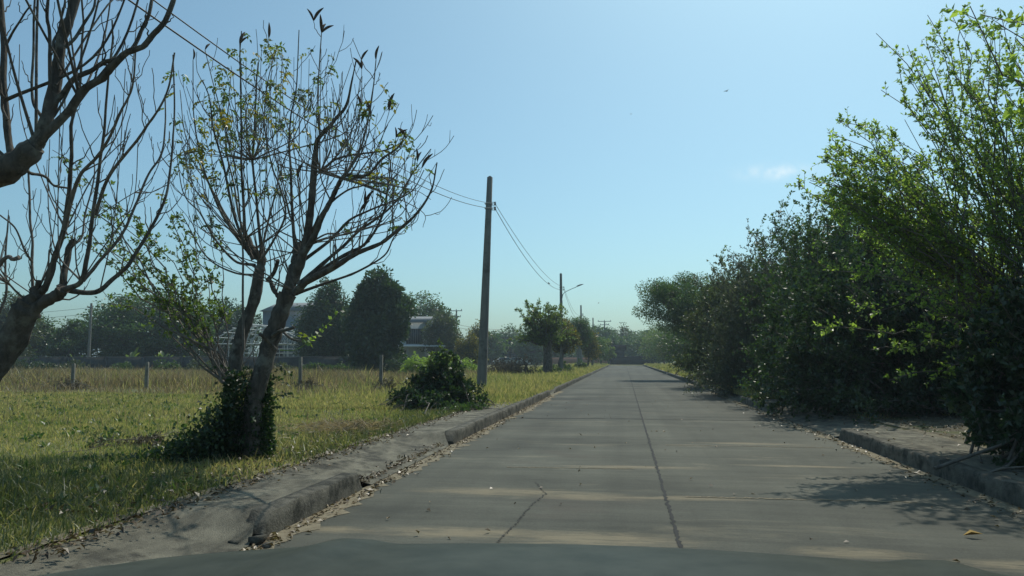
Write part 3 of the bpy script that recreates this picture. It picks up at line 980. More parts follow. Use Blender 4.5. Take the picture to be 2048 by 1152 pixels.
# --- the full tree beside the pavement
YC = 8.3
baseC = P(490, 940, YC); baseC[2] = VERGE
limbsC = [
    L_([(503, 960), (503, 850), (518, 760), (537, 690), (560, 635), (575, 588)], YC, .120, .100),
    L_([(478, 950), (462, 820), (466, 740), (482, 665), (508, 600), (518, 545)], (YC + .15, YC + .3), .10, .07, 2),
    L_([(518, 545), (524, 520), (505, 500), (494, 478)], (YC + .3, YC + .35), .075, .05, 3),
    L_([(575, 588), (592, 545), (605, 505), (617, 455), (627, 380), (631, 300), (640, 272), (668, 240), (691, 217), (703, 170), (712, 122)], (YC, YC - .4), .098, .007, 9),
    L_([(640, 272), (636, 200), (640, 120), (643, 66)], (YC - .2, YC - .1), .018, .006, 4),
    L_([(575, 588), (583, 550), (592, 515), (598, 487)], (YC, YC + .1), .085, .06, 3),
    L_([(592, 520), (588, 470), (583, 370), (579, 300), (583, 240), (590, 180), (598, 60)], (YC + .1, YC + .4), .034, .006, 9),
    L_([(524, 530), (520, 480), (514, 400), (505, 317), (509, 240), (513, 170), (516, 125)], (YC + .3, YC + .5), .034, .006, 8),
    L_([(500, 510), (490, 470), (486, 380), (484, 292), (480, 200), (481, 120), (483, 62)], (YC + .3, YC - .1), .034, .006, 9),
    L_([(487, 700), (486, 600), (487, 500), (478, 420), (470, 340), (455, 280), (430, 180), (410, 100)], (YC + .1, YC + .2), .022, .005, 6),
    L_([(523, 520), (530, 470), (545, 400), (560, 340), (600, 250), (622, 200)], (YC + .3, YC + .8), .025, .005, 6),
    # right hand limbs
    L_([(605, 510), (630, 470), (650, 420), (672, 375), (690, 355), (716, 356), (745, 340), (772, 312), (800, 290), (812, 262)], (YC - .1, YC - .9), .055, .006, 10),
    L_([(682, 362), (700, 335), (720, 300), (735, 250), (745, 180), (752, 120)], (YC - .5, YC - .4), .022, .006, 7),
    L_([(637, 345), (655, 330), (676, 318), (720, 308), (770, 300), (800, 285), (814, 272)], (YC - .1, YC + .3), .028, .006, 6),
    L_([(590, 585), (620, 560), (665, 535), (710, 510), (760, 485), (805, 455), (840, 420), (862, 380), (874, 325)], (YC - .1, YC - 1.0), .062, .006, 12),
    L_([(590, 580), (640, 545), (700, 505), (740, 480), (760, 440), (770, 400), (780, 340), (778, 305)], (YC - .1, YC - .4), .04, .006, 9),
    L_([(595, 570), (640, 530), (690, 490), (720, 460), (770, 425), (806, 380), (830, 340), (862, 298)], (YC - .2, YC + .3), .036, .006, 9),
    L_([(608, 520), (660, 480), (700, 440), (740, 420), (790, 400), (826, 380), (848, 340)], (YC, YC + .7), .03, .006, 8),
    L_([(585, 590), (650, 566), (720, 540), (770, 510), (790, 470), (822, 440)], (YC, YC + .6), .03, .005, 7),
    L_([(612, 490), (640, 430), (690, 385), (728, 372), (770, 350)], (YC, YC - .8), .028, .005, 7),
    L_([(600, 500), (650, 470), (690, 470), (730, 450)], (YC + .1, YC + .6), .02, .005, 5),
    # left hand limbs, thin and rising
    L_([(500, 508), (470, 470), (440, 420), (415, 360), (398, 300), (388, 230), (386, 120)], (YC + .3, YC + .1), .032, .005, 9),
    L_([(497, 500), (455, 440), (425, 380), (400, 330), (370, 270), (360, 180)], (YC + .3, YC + .8), .026, .005, 7),
    L_([(510, 530), (470, 520), (430, 480), (400, 430), (370, 390), (352, 300)], (YC + .3, YC + .6), .028, .005, 7),
    L_([(506, 520), (470, 440), (448, 340), (430, 270), (420, 200), (405, 160)], (YC + .2, YC - .6), .03, .005, 7),
    L_([(515, 550), (470, 545), (420, 520), (385, 470), (365, 430)], (YC + .3, YC + .2), .022, .005, 5),
    L_([(500, 500), (480, 440), (470, 380), (452, 300), (455, 230), (462, 150)], (YC + .4, YC + 1.1), .026, .005, 6),
    L_([(522, 520), (548, 480), (570, 430), (562, 380), (545, 330), (530, 260), (535, 170), (555, 90)], (YC + .2, YC - .5), .024, .005, 6),
    # pruned stubs on the trunk
    L_([(545, 672), (565, 664), (590, 655)], (YC - .1, YC - .3), .03, .018), L_([(555, 650), (580, 675), (603, 682)], (YC, YC - .2), .025, .012),
    L_([(552, 700), (535, 680), (520, 668)], (YC - .1, YC - .35), .03, .02), L_([(535, 560), (548, 545), (556, 520)], (YC + .3, YC + .1), .035, .025, 3),
    L_([(563, 600), (548, 578), (540, 560)], (YC, YC), .04, .025, 3),
]
rx_ = np.random.default_rng(404)
headsC = [P(520, 528, YC + .3), P(500, 505, YC + .35), P(600, 508, YC), P(590, 582, YC - .1), P(612, 488, YC), P(640, 345, YC - .2), P(688, 357, YC - .5), P(505, 320, YC + .4), P(487, 480, YC + .2)]
tipsX = []
while len(tipsX) < 95:
    a_ = rx_.uniform(R(8), R(172)); q_ = rx_.uniform(.45, 1.0) ** .6
    px, py = 600 + 275 * math.cos(a_) * q_, 480 - 400 * math.sin(a_) * q_ + 30 * math.cos(a_)
    if px < 350:
        continue
    tipsX.append(P(px, py, YC + rx_.normal() * .55))
limbsC += extra_shoots(headsC, tipsX, 405)
rootC, tipsC = bare_tree("pollard_tree", "two-stemmed pruned tree with thin upright shoots, ivy-clad base and brown pods beside the left pavement", baseC, limbsC, 5, .85, 0, sub=.5)
rngC = np.random.default_rng(77)
lf = MA()
for p, d in tipsC:
    q = (p - np.array((0, 0, CAM_H)))
    px = 1248 + p[0] / p[1] * F_PX; py = 717 - (p[2] - CAM_H) / p[1] * F_PX
    dens = .30 if (px < 620 and py < 330) else (.2 if px > 700 else .09)
    if py > 560:
        dens = .12
    if rngC.random() < dens:
        for _ in range(rngC.integers(1, 4)):
            dd = rand_perp(d[None], rngC)[0] + d * .3
            compound_leaf(lf, p - d * rngC.uniform(0, .12), dd, rngC, rngC.uniform(.10, .19), rngC.integers(2, 5), .03, .06)
# green leafy shoots inside the left half of the crown
for _ in range(95):
    px, py = rngC.normal(450, 62), rngC.uniform(95, 400)
    p = P(px, py, YC + rngC.normal() * .35)
    compound_leaf(lf, p, rngC.normal(size=3) * np.array((1, 1, .3)), rngC, rngC.uniform(.09, .17), rngC.integers(2, 5), .03, .06, rngC.uniform(.25, 1.0))
lf.build("crown", M['leaf_yellow'], rootC, baseC)
spr = MA()
sp_ = smooth_path([P(560, 700, YC - .1), P(590, 700, YC - .3), P(622, 680, YC - .45), P(648, 656, YC - .5), P(676, 626, YC - .55)], 30)
spr.tube(sp_, .004, .002, 4)
for i_ in range(12, 30):
    if i_ % 2 == 0 or rngC.random() < .3:
        for s_ in (-1, 1):
            if rngC.random() < .85:
                spr.leaves(sp_[i_][None], np.array([[s_ * .55 + rngC.normal() * .3, rngC.normal() * .4, .5 - s_ * .45 + rngC.normal() * .3]]), np.array([.06 * rngC.uniform(.6, 1.2)]), np.array([.042]), rngC, .2)
spr.build("leaf_spray", M['leaf_bright'], rootC, baseC)
pods = []
for px, py in ((480, 70), (500, 66), (553, 92), (394, 97), (408, 92), (590, 42), (602, 40), (631, 55), (655, 62), (640, 60), (712, 100), (738, 105), (745, 112), (705, 118), (750, 115), (786, 232), (805, 258),
               (812, 262), (790, 262), (843, 307), (866, 305), (874, 335), (738, 208), (745, 222), (730, 225), (700, 405), (712, 392), (690, 380), (724, 400), (605, 335), (598, 345)):
    p = P(px, py + 14, YC - .1)
    k_ = int(np.argmin([np.linalg.norm((tp - p) * (1, .35, 1)) for tp, _ in tipsC]))
    p = tipsC[k_][0]
    pods.append((p, (rngC.normal() * .55, rngC.normal() * .4, 1.0), rngC.uniform(.8, 1.35)))
add_pods(rootC, baseC, pods, 300)

# --- climbing plant over its foot
ivy, ivs = MA(), MA()
rv = np.random.default_rng(15)
root = thing("climbing_vine", "dark leafy vine smothering the foot of the two-stemmed pruned tree", "vine", baseC)
n = 5200
h = rv.random(n) ** 1.35 * 1.0
ang = rv.uniform(0, 2 * math.pi, n)
rad = (.15 + .07 * (1 - h)) * rv.uniform(.75, 1.35, n)
cx = baseC[0] - .03 + .03 * h; stem = rv.random(n)
p = np.column_stack([cx + np.cos(ang) * rad * 1.18 - .04, baseC[1] + .1 + np.sin(ang) * rad, VERGE + h])
out = np.column_stack([np.cos(ang), np.sin(ang), rv.normal(size=n) * .5])
ivy.leaves(p, out, .055 * rv.uniform(.6, 1.3, n), .038 * rv.uniform(.6, 1.2, n), rv, .25)
n = 5600                                              # skirt creeping over the grass to the left
t = np.abs(rv.normal(size=n)) * .48
p = np.column_stack([baseC[0] - .12 - t * .72 + rv.normal(size=n) * .07, baseC[1] - t * .3 + rv.normal(size=n) * .28, VERGE + rv.random(n) * (.80 * np.exp(-t * 2.0)) + .02])
ivy.leaves(p, rv.normal(size=(n, 3)), .05 * rv.uniform(.6, 1.3, n), .034 * rv.uniform(.6, 1.2, n), rv, .35)
for i in range(26):
    a0 = rv.uniform(0, 6.28); hh_ = rv.uniform(.5, 1.3)
    z = np.linspace(0, hh_, 9)
    pts = np.column_stack([baseC[0] - .03 + np.cos(a0 + z * .8) * (.2 - .05 * z), baseC[1] + .1 + np.sin(a0 + z * .8) * (.17 - .04 * z), VERGE + z])
    ivs.tube(pts, .008, .004, 4)
for i in range(22):                                   # loose trailing sprigs
    a0 = rv.uniform(0, 6.28); z = rv.uniform(.25, 1.05)
    b0 = np.array((baseC[0] + math.cos(a0) * .22, baseC[1] + .1 + math.sin(a0) * .2, VERGE + z))
    e0 = b0 + np.array((math.cos(a0), math.sin(a0), rv.uniform(-.4, .5))) * rv.uniform(.12, .38)
    s_ = bez(b0[None], ((b0 + e0) / 2 + UP * .06)[None], e0[None], 5); ivs.tubes(s_, np.full((1, 5), .003), 3)
    q, qt = at_t(s_, rv.uniform(.1, 1, (1, 11)))
    ivy.leaves(q[0], qt[0] * .4 + rv.normal(size=(11, 3)) * .6, .05, .034, rv, .3)
ivs.build("stems", M['twig'], root, baseC)
ivy.build("leaves", M['leaf_ivy'], root, baseC)

# --- the tree at the left edge and the one nearer than it
YB = 5.25
baseB = np.array((-5.25, YB, VERGE))
limbsB = [
    ([baseB, baseB + (.25, 0, .45), P(-42, 800, YB), P(4, 712, YB), P(42, 645, YB), P(62, 605, YB)], .13, .10, 0),
    L_([(42, 650), (85, 610), (112, 588), (126, 577)], (YB, YB - .05), .062, .045, 3),
    L_([(62, 605), (75, 592), (72, 575)], YB, .085, .05, 4),
    L_([(70, 595), (95, 562), (112, 510), (125, 465), (135, 400), (142, 350), (147, 300), (152, 230), (160, 150), (158, 60), (162, -15)], (YB, YB - .3), .042, .007, 9),
    L_([(128, 460), (145, 400), (158, 360), (180, 325), (212, 290), (235, 240), (255, 200), (268, 150), (272, 80)], (YB - .1, YB - .5), .026, .006, 8),
    L_([(126, 577), (128, 540), (138, 505), (150, 480)], (YB, YB + .1), .034, .026, 3),
    L_([(148, 490), (165, 470), (172, 420), (190, 350), (188, 320)], (YB + .1, YB + .4), .014, .005, 4),
    L_([(126, 580), (162, 562), (176, 510), (186, 440), (196, 370), (204, 310), (210, 245), (215, 180), (222, 90), (224, 40)], (YB - .05, YB - .4), .030, .006, 9),
    L_([(128, 578), (160, 588), (205, 580), (245, 545), (275, 505), (305, 455), (330, 400), (338, 360), (347, 290), (350, 220), (346, 110)], (YB, YB + .5), .034, .006, 10),
    L_([(165, 562), (190, 530), (222, 498), (255, 450), (274, 400), (300, 345), (320, 310), (328, 250), (330, 190)], (YB + .1, YB + .3), .022, .006, 7),
    L_([(190, 430), (215, 360), (250, 310), (285, 265), (310, 230), (335, 180), (349, 105)], (YB - .1, YB - .6), .020, .006, 6),
    L_([(66, 590), (65, 520), (64, 470), (60, 410), (56, 340), (58, 300)], (YB, YB + .1), .017, .007, 4),
    L_([(65, 525), (50, 500), (30, 455), (0, 430)], (YB, YB - .2), .010, .006, 3),
    L_([(70, 590), (92, 555), (100, 500), (108, 520)], (YB, YB), .012, .005, 3),
    L_([(-40, 690), (10, 600), (12, 540), (14, 470), (17, 430)], (YB + .5, YB + .5), .02, .006, 4),
    L_([(-60, 640), (0, 525), (25, 518), (38, 514)], (YB - .2, YB - .2), .022, .016, 2),
    L_([(75, 590), (78, 570), (77, 560)], (YB - .02, YB - .05), .03, .02, 2),
    L_([(60, 610), (40, 590), (20, 570), (5, 560)], (YB, YB - .2), .014, .006, 4),
]
hB = [P(70, 594, YB), P(126, 577, YB), P(162, 562, YB), P(135, 470, YB), P(200, 580, YB), P(20, 570, YB - .1)]
limbsB += extra_shoots(hB, [P(rx_.uniform(-120, 340), rx_.uniform(30, 420), YB + rx_.normal() * .4) for _ in range(15)], 406, (.004, .010))
rootB, tipsB = bare_tree("pollard_tree", "bare knobbly tree with its trunk cut by the left edge, below the overhanging limb", baseB, limbsB, 9, .5, 0, sub=.35, minr=.003)

YA = 3.5
baseA = np.array((-4.35, YA - .1, VERGE))
limbsA = [
    ([baseA, baseA + (.06, 0, .8), baseA + (.25, .05, 1.35), baseA + (.7, .1, 1.62), P(-120, 385, YA), P(0, 345, YA), P(45, 320, YA), P(72, 292, YA)], .13, .06, 2),
    L_([(72, 292), (95, 232), (112, 170), (126, 110), (140, 50), (152, -20), (165, -90)], (YA, YA + .1), .050, .022, 5),
    L_([(60, 312), (105, 258), (150, 205), (190, 165), (225, 140), (262, 110), (290, 85), (318, 50), (345, 0), (360, -50)], (YA, YA - .1), .036, .012, 7),
    L_([(100, 215), (130, 178), (165, 150), (205, 128), (245, 115), (272, 85), (290, 45), (303, 0), (310, -40)], (YA, YA + .2), .022, .009, 6),
    L_([(25, 328), (14, 270), (9, 200), (8, 120), (6, 60), (0, -10)], (YA, YA + .1), .026, .016, 5),
    L_([(82, 232), (66, 205), (62, 170), (68, 100), (70, 50), (70, -10)], (YA + .1, YA + .2), .010, .006, 2),
    L_([(14, 240), (5, 215), (2, 180), (-4, 120)], (YA, YA), .010, .006, 1),
    L_([(102, 200), (100, 140), (100, 60), (95, 30), (97, -10)], (YA, YA - .1), .014, .008, 3),
    L_([(120, 140), (106, 90), (118, 60), (128, 10), (128, -20)], (YA, YA + .1), .009, .005, 2),
    L_([(130, 95), (150, 78), (168, 50), (185, 20), (192, -10)], (YA, YA + .1), .014, .006, 3),
    L_([(12, 90), (30, 58), (48, 30), (62, 10)], (YA, YA - .1), .008, .004, 2),
    L_([(40, 325), (60, 345), (85, 352), (105, 368), (135, 376)], (YA - .02, YA + .3), .012, .006, 1),
]
hA = [P(72, 292, YA), P(112, 170, YA), P(160, 200, YA), P(10, 200, YA), P(225, 140, YA), P(20, 325, YA)]
limbsA += extra_shoots(hA, [P(rx_.uniform(-200, 330), rx_.uniform(-700, -60), YA + rx_.normal() * .45) for _ in range(12)], 407, (.005, .012))  # shoots added above the frame to cast branch shadows
rootA, tipsA = bare_tree("pollard_tree", "nearest bare tree, its thick dark limb crossing the top left corner", baseA, limbsA, 12, .3, 0, one=True, sub=.25, minr=.0022)

# --- light green slender shrub between the two trunks
tipsE = [P(px, py, 8.9 + dy) for px, py, dy in ((105, 300, 0), (150, 330, .2), (112, 400, .1), (140, 470, .3), (205, 480, .2), (230, 420, .0), (262, 450, -.2), (240, 520, .3), (300, 470, 0), (330, 420, .2),
                                                    (345, 440, -.1), (385, 430, .1), (200, 575, .1), (270, 570, -.2), (330, 560, 0), (352, 490, .3), (395, 500, .2), (420, 440, 0), (180, 400, .4), (215, 350, .2), (300, 520, .4), (370, 540, -.3))]
shoot_bush("leafy_shrub", "slender light green shrub leaning left behind the two-stemmed pruned tree", (P(462, 800, 8.9)[0], 8.9, VERGE), tipsE, M['leaf_fresh'], M['twig'], 23,
           per_shoot=17, tw_len=.30, per_twig=10, L=.052, W=.036, r0=.016, spread=.10, bulge=.06, t0=.30, flat=.3, start=(-.05, 0, .85),
           trunk=[([(P(462, 800, 8.9)[0], 8.9, 0), (P(462, 800, 8.9)[0] + .02, 8.9, .5), (P(462, 800, 8.9)[0] - .05, 8.9, 1.0)], .035, .028)])

# ------------------------------------------------------------------ shrubs and trees along the right side
rr_ = np.random.default_rng(101)
# R1: the tall bright shrub close on the right
b1 = np.array((6.1, 10.8, VERGE))
spec = [((1597, 368), 10.2), ((1642, 312), 10.3), ((1676, 240), 10.4), ((1618, 392), 10.5), ((1700, 300), 10.1), ((1762, 180), 10.4), ((1795, 118), 10.2), ((1855, 30), 10.3), ((1815, 90), 10.6),
        ((1930, 10), 10.5), ((1745, 260), 10.8), ((1660, 380), 10.0), ((1625, 520), 9.9), ((1640, 655), 9.8), ((1690, 440), 9.7), ((1720, 540), 9.6), ((1740, 700), 9.7), ((1780, 760), 9.6), ((1880, 70), 10.9),
        ((1830, 150), 11.1), ((1900, 130), 10.2), ((1960, 60), 10.8), ((1700, 600), 9.9), ((1680, 330), 10.9), ((1730, 340), 9.9), ((1770, 300), 10.0)]
tips1 = [P(px, py, Y) for (px, py), Y in spec]
for _ in range(60):
    px = rr_.uniform(1690, 2250); top = 420 - (px - 1690) * 1.05
    tips1.append(P(px, rr_.uniform(max(-150, top), 500), rr_.uniform(9.8, 12.5)))
for _ in range(8):
    px = rr_.uniform(1900, 2300)
    tips1.append(P(px, rr_.uniform(520, 760), rr_.uniform(9.2, 12.5)))
for (px, py), Y in [q for q in spec if q[0][1] < 400] * 2:                       # the long arching shoots stand in sheaves
    tips1.append(P(px + rr_.uniform(0, 80), py + rr_.uniform(0, 60), Y + rr_.normal() * .35))
for _ in range(30):
    a_, b_ = sorted(rr_.uniform(0, 1, 2)); w_ = (a_, b_ - a_, 1 - b_)
    tips1.append(P(1600 * w_[0] + 1680 * w_[1] + 1720 * w_[2], 375 * w_[0] + 250 * w_[1] + 430 * w_[2], rr_.uniform(9.9, 10.8)))
for _ in range(13):
    px = rr_.uniform(1740, 2060)
    tips1.append(P(px, rr_.uniform(-60, 200) + max(0, 1900 - px) * .8, rr_.uniform(9.9, 11.4)))
for _ in range(14):  # tips added mostly off frame, to shade the shrub's lower leaves
    tips1.append(P(rr_.uniform(1980, 2400), rr_.uniform(-250, 300), rr_.uniform(10.3, 13)))
shoot_bush("tall_shrub", "tall bright green shrub with long arching shoots, nearest on the right of the road", b1, tips1, M['leaf_bright'], M['twig'], 31, plume=24, per_shoot=11, tw_len=.42, per_twig=10,
           L=.052, W=.034, r0=.020, spread=.9, bulge=.05, t0=.16, flat=.6, droop=.05, start=(-.7, -.2, 1.3), trunk=[([b1 + (x_, y_, -.1), b1 + (x_ * .6 - .3, y_ * .6, .8), b1 + (x_ * 1.3 - .7, y_ * 1.2 - .2, 1.7)], .05, .035) for x_, y_ in ((0, 0), (.35, .2), (-.3, -.2), (.2, -.35), (-.1, .4))])
# R0: a tree just outside the frame, its sprays hang into the top right corner and it shades the road
b0 = np.array((6.4, 6.6, VERGE))
tips0 = [P(px, py, Y) for px, py, Y in ((1922, -5, 6.6), (1940, 12, 6.6), (1965, 30, 6.5), (2000, 50, 6.5), (2030, 75, 6.4), (2020, 150, 6.5), (2035, 210, 6.6), (2045, 110, 6.3))]
for _ in range(90):
    t = nrm(rr_.normal(size=3) * (1, 1, .5)); t[2] = abs(t[2])
    tips0.append(b0 + np.array((.45, 0, 2.6)) + t * np.array((2.1, 2.5, 2.4)) * rr_.uniform(.5, 1))
tips0 = [t for t in tips0 if not (t[0] < 1248 and t[0] / t[1] * F_PX + 1248 < 1915)]
shoot_bush("tall_shrub", "broad leaved shrub mostly out of frame, its sprays hanging in the top right corner", b0, tips0, M['leaf_bright'], M['twig'], 32, per_shoot=22, tw_len=.45, per_twig=10,
           L=.085, W=.045, r0=.04, spread=.5, bulge=.05, t0=.3, flat=.35)


def hedge(name, label, c, rx, ry, h, n, mat, seed, L=.075, W=.04, per_shoot=17, per_twig=12, tw=.75, over=0.0, woodm=None, r0=.035, z0=.15, bulge=.08, **kw):
    fill = kw.pop('fill', 0)
    tips = dome_tips(n, (c[0] - over, c[1], 0), rx, ry, h, seed, z0, kw.pop('flat_top', .9))
    return shoot_bush(name, label, (c[0], c[1], VERGE), tips, mat, woodm or M['twig'], seed, per_shoot=per_shoot, tw_len=tw, per_twig=per_twig, L=L, W=W, r0=r0, spread=1.3, bulge=bulge, t0=.25, flat=.25, group=None, **kw)


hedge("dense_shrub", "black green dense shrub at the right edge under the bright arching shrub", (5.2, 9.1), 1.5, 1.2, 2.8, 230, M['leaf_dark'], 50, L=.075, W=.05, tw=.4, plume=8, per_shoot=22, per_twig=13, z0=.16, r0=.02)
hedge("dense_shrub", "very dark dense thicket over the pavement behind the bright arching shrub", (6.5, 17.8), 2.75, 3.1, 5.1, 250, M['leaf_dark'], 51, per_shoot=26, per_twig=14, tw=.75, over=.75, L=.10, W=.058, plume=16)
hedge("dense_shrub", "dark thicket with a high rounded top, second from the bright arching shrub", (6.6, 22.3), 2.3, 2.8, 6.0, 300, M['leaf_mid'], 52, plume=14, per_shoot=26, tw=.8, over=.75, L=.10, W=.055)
hedge("twiggy_shrub", "grey twiggy half bare thicket with ragged top in the right hand row", (6.2, 27.6), 2.7, 2.8, 6.2, 300, M['leaf_grey'], 53, plume=12, per_shoot=28, per_twig=12, tw=.9, over=.9, woodm=M['dry_twig'], L=.10, W=.05)
hedge("dense_shrub", "olive speckled thicket with yellowish leaves beyond the grey twiggy one", (6.2, 34.5), 2.9, 3.4, 5.8, 260, M['leaf_olive'], 54, plume=10, per_shoot=25, L=.12, W=.07, tw=.9, over=.9)
hedge("feathery_tree", "light green feathery tree showing above the olive thicket", (5.7, 40.0), 1.9, 2.0, 7.1, 60, M['leaf_fresh'], 55, per_shoot=14, L=.12, W=.06, tw=.9, over=.3)
crown_tree("leaning_tree", "dark small leaved tree leaning over the road at the far end of the right row", (5.2, 47, VERGE),
           [(-2.6, 0, 4.5, 1.9, 2.2, 1.7), (-1.0, 1.0, 5.1, 1.9, 2.0, 1.5), (.6, -1, 4.0, 2.0, 2.0, 2.0), (-1.3, -.6, 3.5, 1.7, 1.8, 1.2)], M['leaf_mid'], 56, .13, 52000, .11, .065, lean=(-.5, 0), clumps=22, cl_r=.26)
hedge("dense_shrub", "dark shrub under the leaning tree at the far end of the right row", (6.4, 44), 2.2, 3.2, 4.3, 80, M['leaf_dark'], 57, L=.12, W=.07, tw=.9, over=.1, per_shoot=14)
hedge("roadside_shrub", "low sunlit green shrub at the right kerb beyond the leaning tree", (5.4, 60), 1.1, 1.6, 2.2, 50, M['leaf_fresh'], 58, L=.13, W=.08, tw=.6, per_shoot=12)
hedge("roadside_shrub", "rounded dark green shrub at the right kerb under the leaning tree", (5.0, 53), .8, 1.0, 1.5, 40, M['leaf_mid'], 59, L=.10, W=.07, tw=.4, per_shoot=12)
# the row continues, and a second row closes the view behind the first
far_right = [
    ("tree", "mid green round tree just past the leaning tree, right of the road end", (6.2, 66), 2.6, 4.6, M['leaf_mid']),
    ("tree", "olive tree before the road end, rightmost over the low verge shrubs", (6.8, 84), 3.0, 5.2, M['leaf_olive']),
    ("tree", "fresh green tree right of the end of the road", (7.2, 104), 3.4, 5.8, M['leaf_mid']),
    ("tree", "tall green tree directly right of the dark house at the road end", (6.6, 126), 3.6, 6.6, M['leaf_fresh']),
]
for i, (nm, lb, (x_, y_), r0, h_, mt) in enumerate(far_right):
    crown_tree("roadside_" + nm, lb, (x_, y_, VERGE), [(0, 0, h_ * .62, r0, r0, h_ * .38), (-r0 * .5, -.5, h_ * .42, r0 * .7, r0 * .8, h_ * .3), (r0 * .4, .4, h_ * .5, r0 * .8, r0, h_ * .36)], mt, 60 + i,
               .14, 9000, .17 + y_ * .0007, .10, clumps=16, cl_r=.25, group=None)
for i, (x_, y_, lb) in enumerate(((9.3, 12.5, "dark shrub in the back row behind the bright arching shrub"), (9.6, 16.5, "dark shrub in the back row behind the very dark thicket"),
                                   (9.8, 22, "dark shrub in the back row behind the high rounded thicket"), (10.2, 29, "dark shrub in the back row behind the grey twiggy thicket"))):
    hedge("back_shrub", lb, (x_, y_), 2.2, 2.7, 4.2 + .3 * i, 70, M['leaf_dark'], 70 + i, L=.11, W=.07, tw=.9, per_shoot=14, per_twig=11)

# ------------------------------------------------------------------ roadside plants on the left
hedge("ivy_bush", "dark leafy bush with pale upright shoots at the foot of the nearest utility pole", (-4.3, 17.2), .76, .75, 1.42, 150, M['leaf_ivy'], 81, flat_top=1.7, L=.075, W=.052, tw=.3, per_shoot=22, per_twig=13, z0=.02, r0=.014)
tp = [np.array((-4.3 + x_, 17.2 + y_, z_)) for x_, y_, z_ in ((0, 0, 1.75), (.12, .1, 1.55), (-.15, 0, 1.45), (.25, 0, 1.3), (-.3, .1, 1.25), (.35, .1, 1.12), (-.5, 0, 1.05))]
shoot_bush("leafy_shrub", "pale upright leafy sprigs rising out of the dark bush by the nearest pole", (-4.3, 17.3, VERGE), tp, M['leaf_fresh'], M['twig'], 82, per_shoot=20, tw_len=.16, per_twig=8, L=.06, W=.04, r0=.01, spread=.3, bulge=.02, t0=.4)
hedge("low_weed", "low green creeper spilling right of the dark bush onto the pavement edge", (-3.75, 16.6), .5, .7, .28, 40, M['leaf_mid'], 83, L=.055, W=.04, tw=.2, per_shoot=12, z0=.02, r0=.006)
hedge("dry_bush", "brown dried up bush in the field left of the feathery roadside tree", (-7.3, 49), 2.0, 1.6, 1.35, 80, M['leaf_brown'], 84, L=.10, W=.05, tw=.6, per_shoot=13, per_twig=8, woodm=M['dry_twig'], z0=.05, r0=.02)
hedge("weed_tuft", "small dry brown weed clump in the mown field left of the ivy-clad tree", (-6.2, 9.2), .28, .25, .34, 30, M['leaf_brown'], 85, L=.035, W=.02, tw=.14, per_shoot=8, per_twig=6, woodm=M['dry_twig'], z0=.02, r0=.005)
st = MA(); st.tube([P(66, 896, 10.2), P(105, 908, 10.0), P(168, 921, 9.8)], .010, .006, 5)
tag(st.build("dead_branch", M['dry_twig']), "thin bare stick lying across the mown grass near the left edge", "branch")
leaf = MA(); leaf.leaves(np.array([[2.42, 6.02, .02]]), np.array([[1, -.25, .25]]), .13, .06, rr_, .8, np.array([.98]), fold=.4)
tag(leaf.build("yellow_leaf", plain('leaf_ochre', (.30, .19, .035), .8)), "single large yellow leaf lying on the shaded road at right", "leaf")
for i, (x_, y_, lb) in enumerate(((-5.1, 52.5, "bushy green weed at the trunk of the small golden tree"), (-4.7, 61, "bushy green weed between two roadside trunks further along the left kerb"), (-4.2, 74, "furthest bushy green weed on the left verge"))):
    hedge("verge_weed", lb, (x_, y_), .55, .6, 1.0 + .1 * i, 26, M['leaf_mid'], 86 + i, L=.13, W=.08, tw=.3, per_shoot=9, per_twig=7, z0=.03, r0=.01)

# roadside trees in the left row
rootF = shoot_bush("feathery_tree", "feathery pale green tree with a thick trunk, first past the near pole", (-5.25, 52, VERGE),
                   np.vstack([np.array((-5.6, 52, 0)) + np.array((x_, y_, z_)) for x_, y_, z_ in np.column_stack([rr_.normal(size=90) * .85, rr_.normal(size=90) * .8, rr_.uniform(2.3, 5.1, 90)])] +
                             [P(1045, 605, 52)[None], P(1058, 608, 52)[None], P(1075, 604, 52)[None], P(1042, 630, 52)[None], P(1048, 650, 52)[None]]),
                   M['leaf_fresh'], M['bark'], 91, per_shoot=12, tw_len=.5, per_twig=11, L=.17, W=.085, r0=.07, spread=.25, bulge=.10, t0=.35, start=(0, 0, 2.1), flat=.55, cat="tree",
                   trunk=[([(-5.25, 52, 0), (-5.22, 52, 1.2), (-5.3, 52, 2.4)], .38, .26), ([(-5.2, 52, 1.6), (-5.05, 52, 3.0), (-5.0, 52.1, 4.2)], .2, .12)])
crown_tree("golden_tree", "small tree with golden leaf tips in front of the pole with the lamp arm", (-4.9, 60, VERGE), [(0, 0, 3.1, 1.3, 1.3, 1.25), (.6, -.3, 2.5, 1.0, 1.0, .9), (-.4, 0, 2.2, .9, .9, .7)], M['leaf_gold'], 92, .2, 6500, .17, .09, clumps=14)
crown_tree("clipped_tree", "dense ball shaped dark green tree on a pale trunk in the left row", (-4.6, 78, VERGE), [(0, 0, 4.0, 1.45, 1.45, 1.45), (.1, 0, 3.3, 1.3, 1.3, 1.0)], M['leaf_mid'], 93, .32, 15000, .16, .07, woodm=M['trunk_pale'], clumps=30, cl_r=.22)
crown_tree("yellow_green_tree", "small yellow green tree just right of the ball shaped tree", (-3.9, 84, VERGE), [(0, 0, 2.9, 1.0, 1.0, 1.3), (.3, 0, 2.0, 1.1, 1.0, .9)], M['leaf_gold'], 94, .12, 4000, .2, .1)
crown_tree("thin_tree", "thin open green tree beside the road, left of the road end", (-4.3, 100, VERGE), [(0, 0, 3.0, 1.7, 1.5, 1.6), (.9, 0, 2.0, 1.3, 1.2, 1.1)], M['leaf_mid'], 95, .15, 5000, .22, .12)
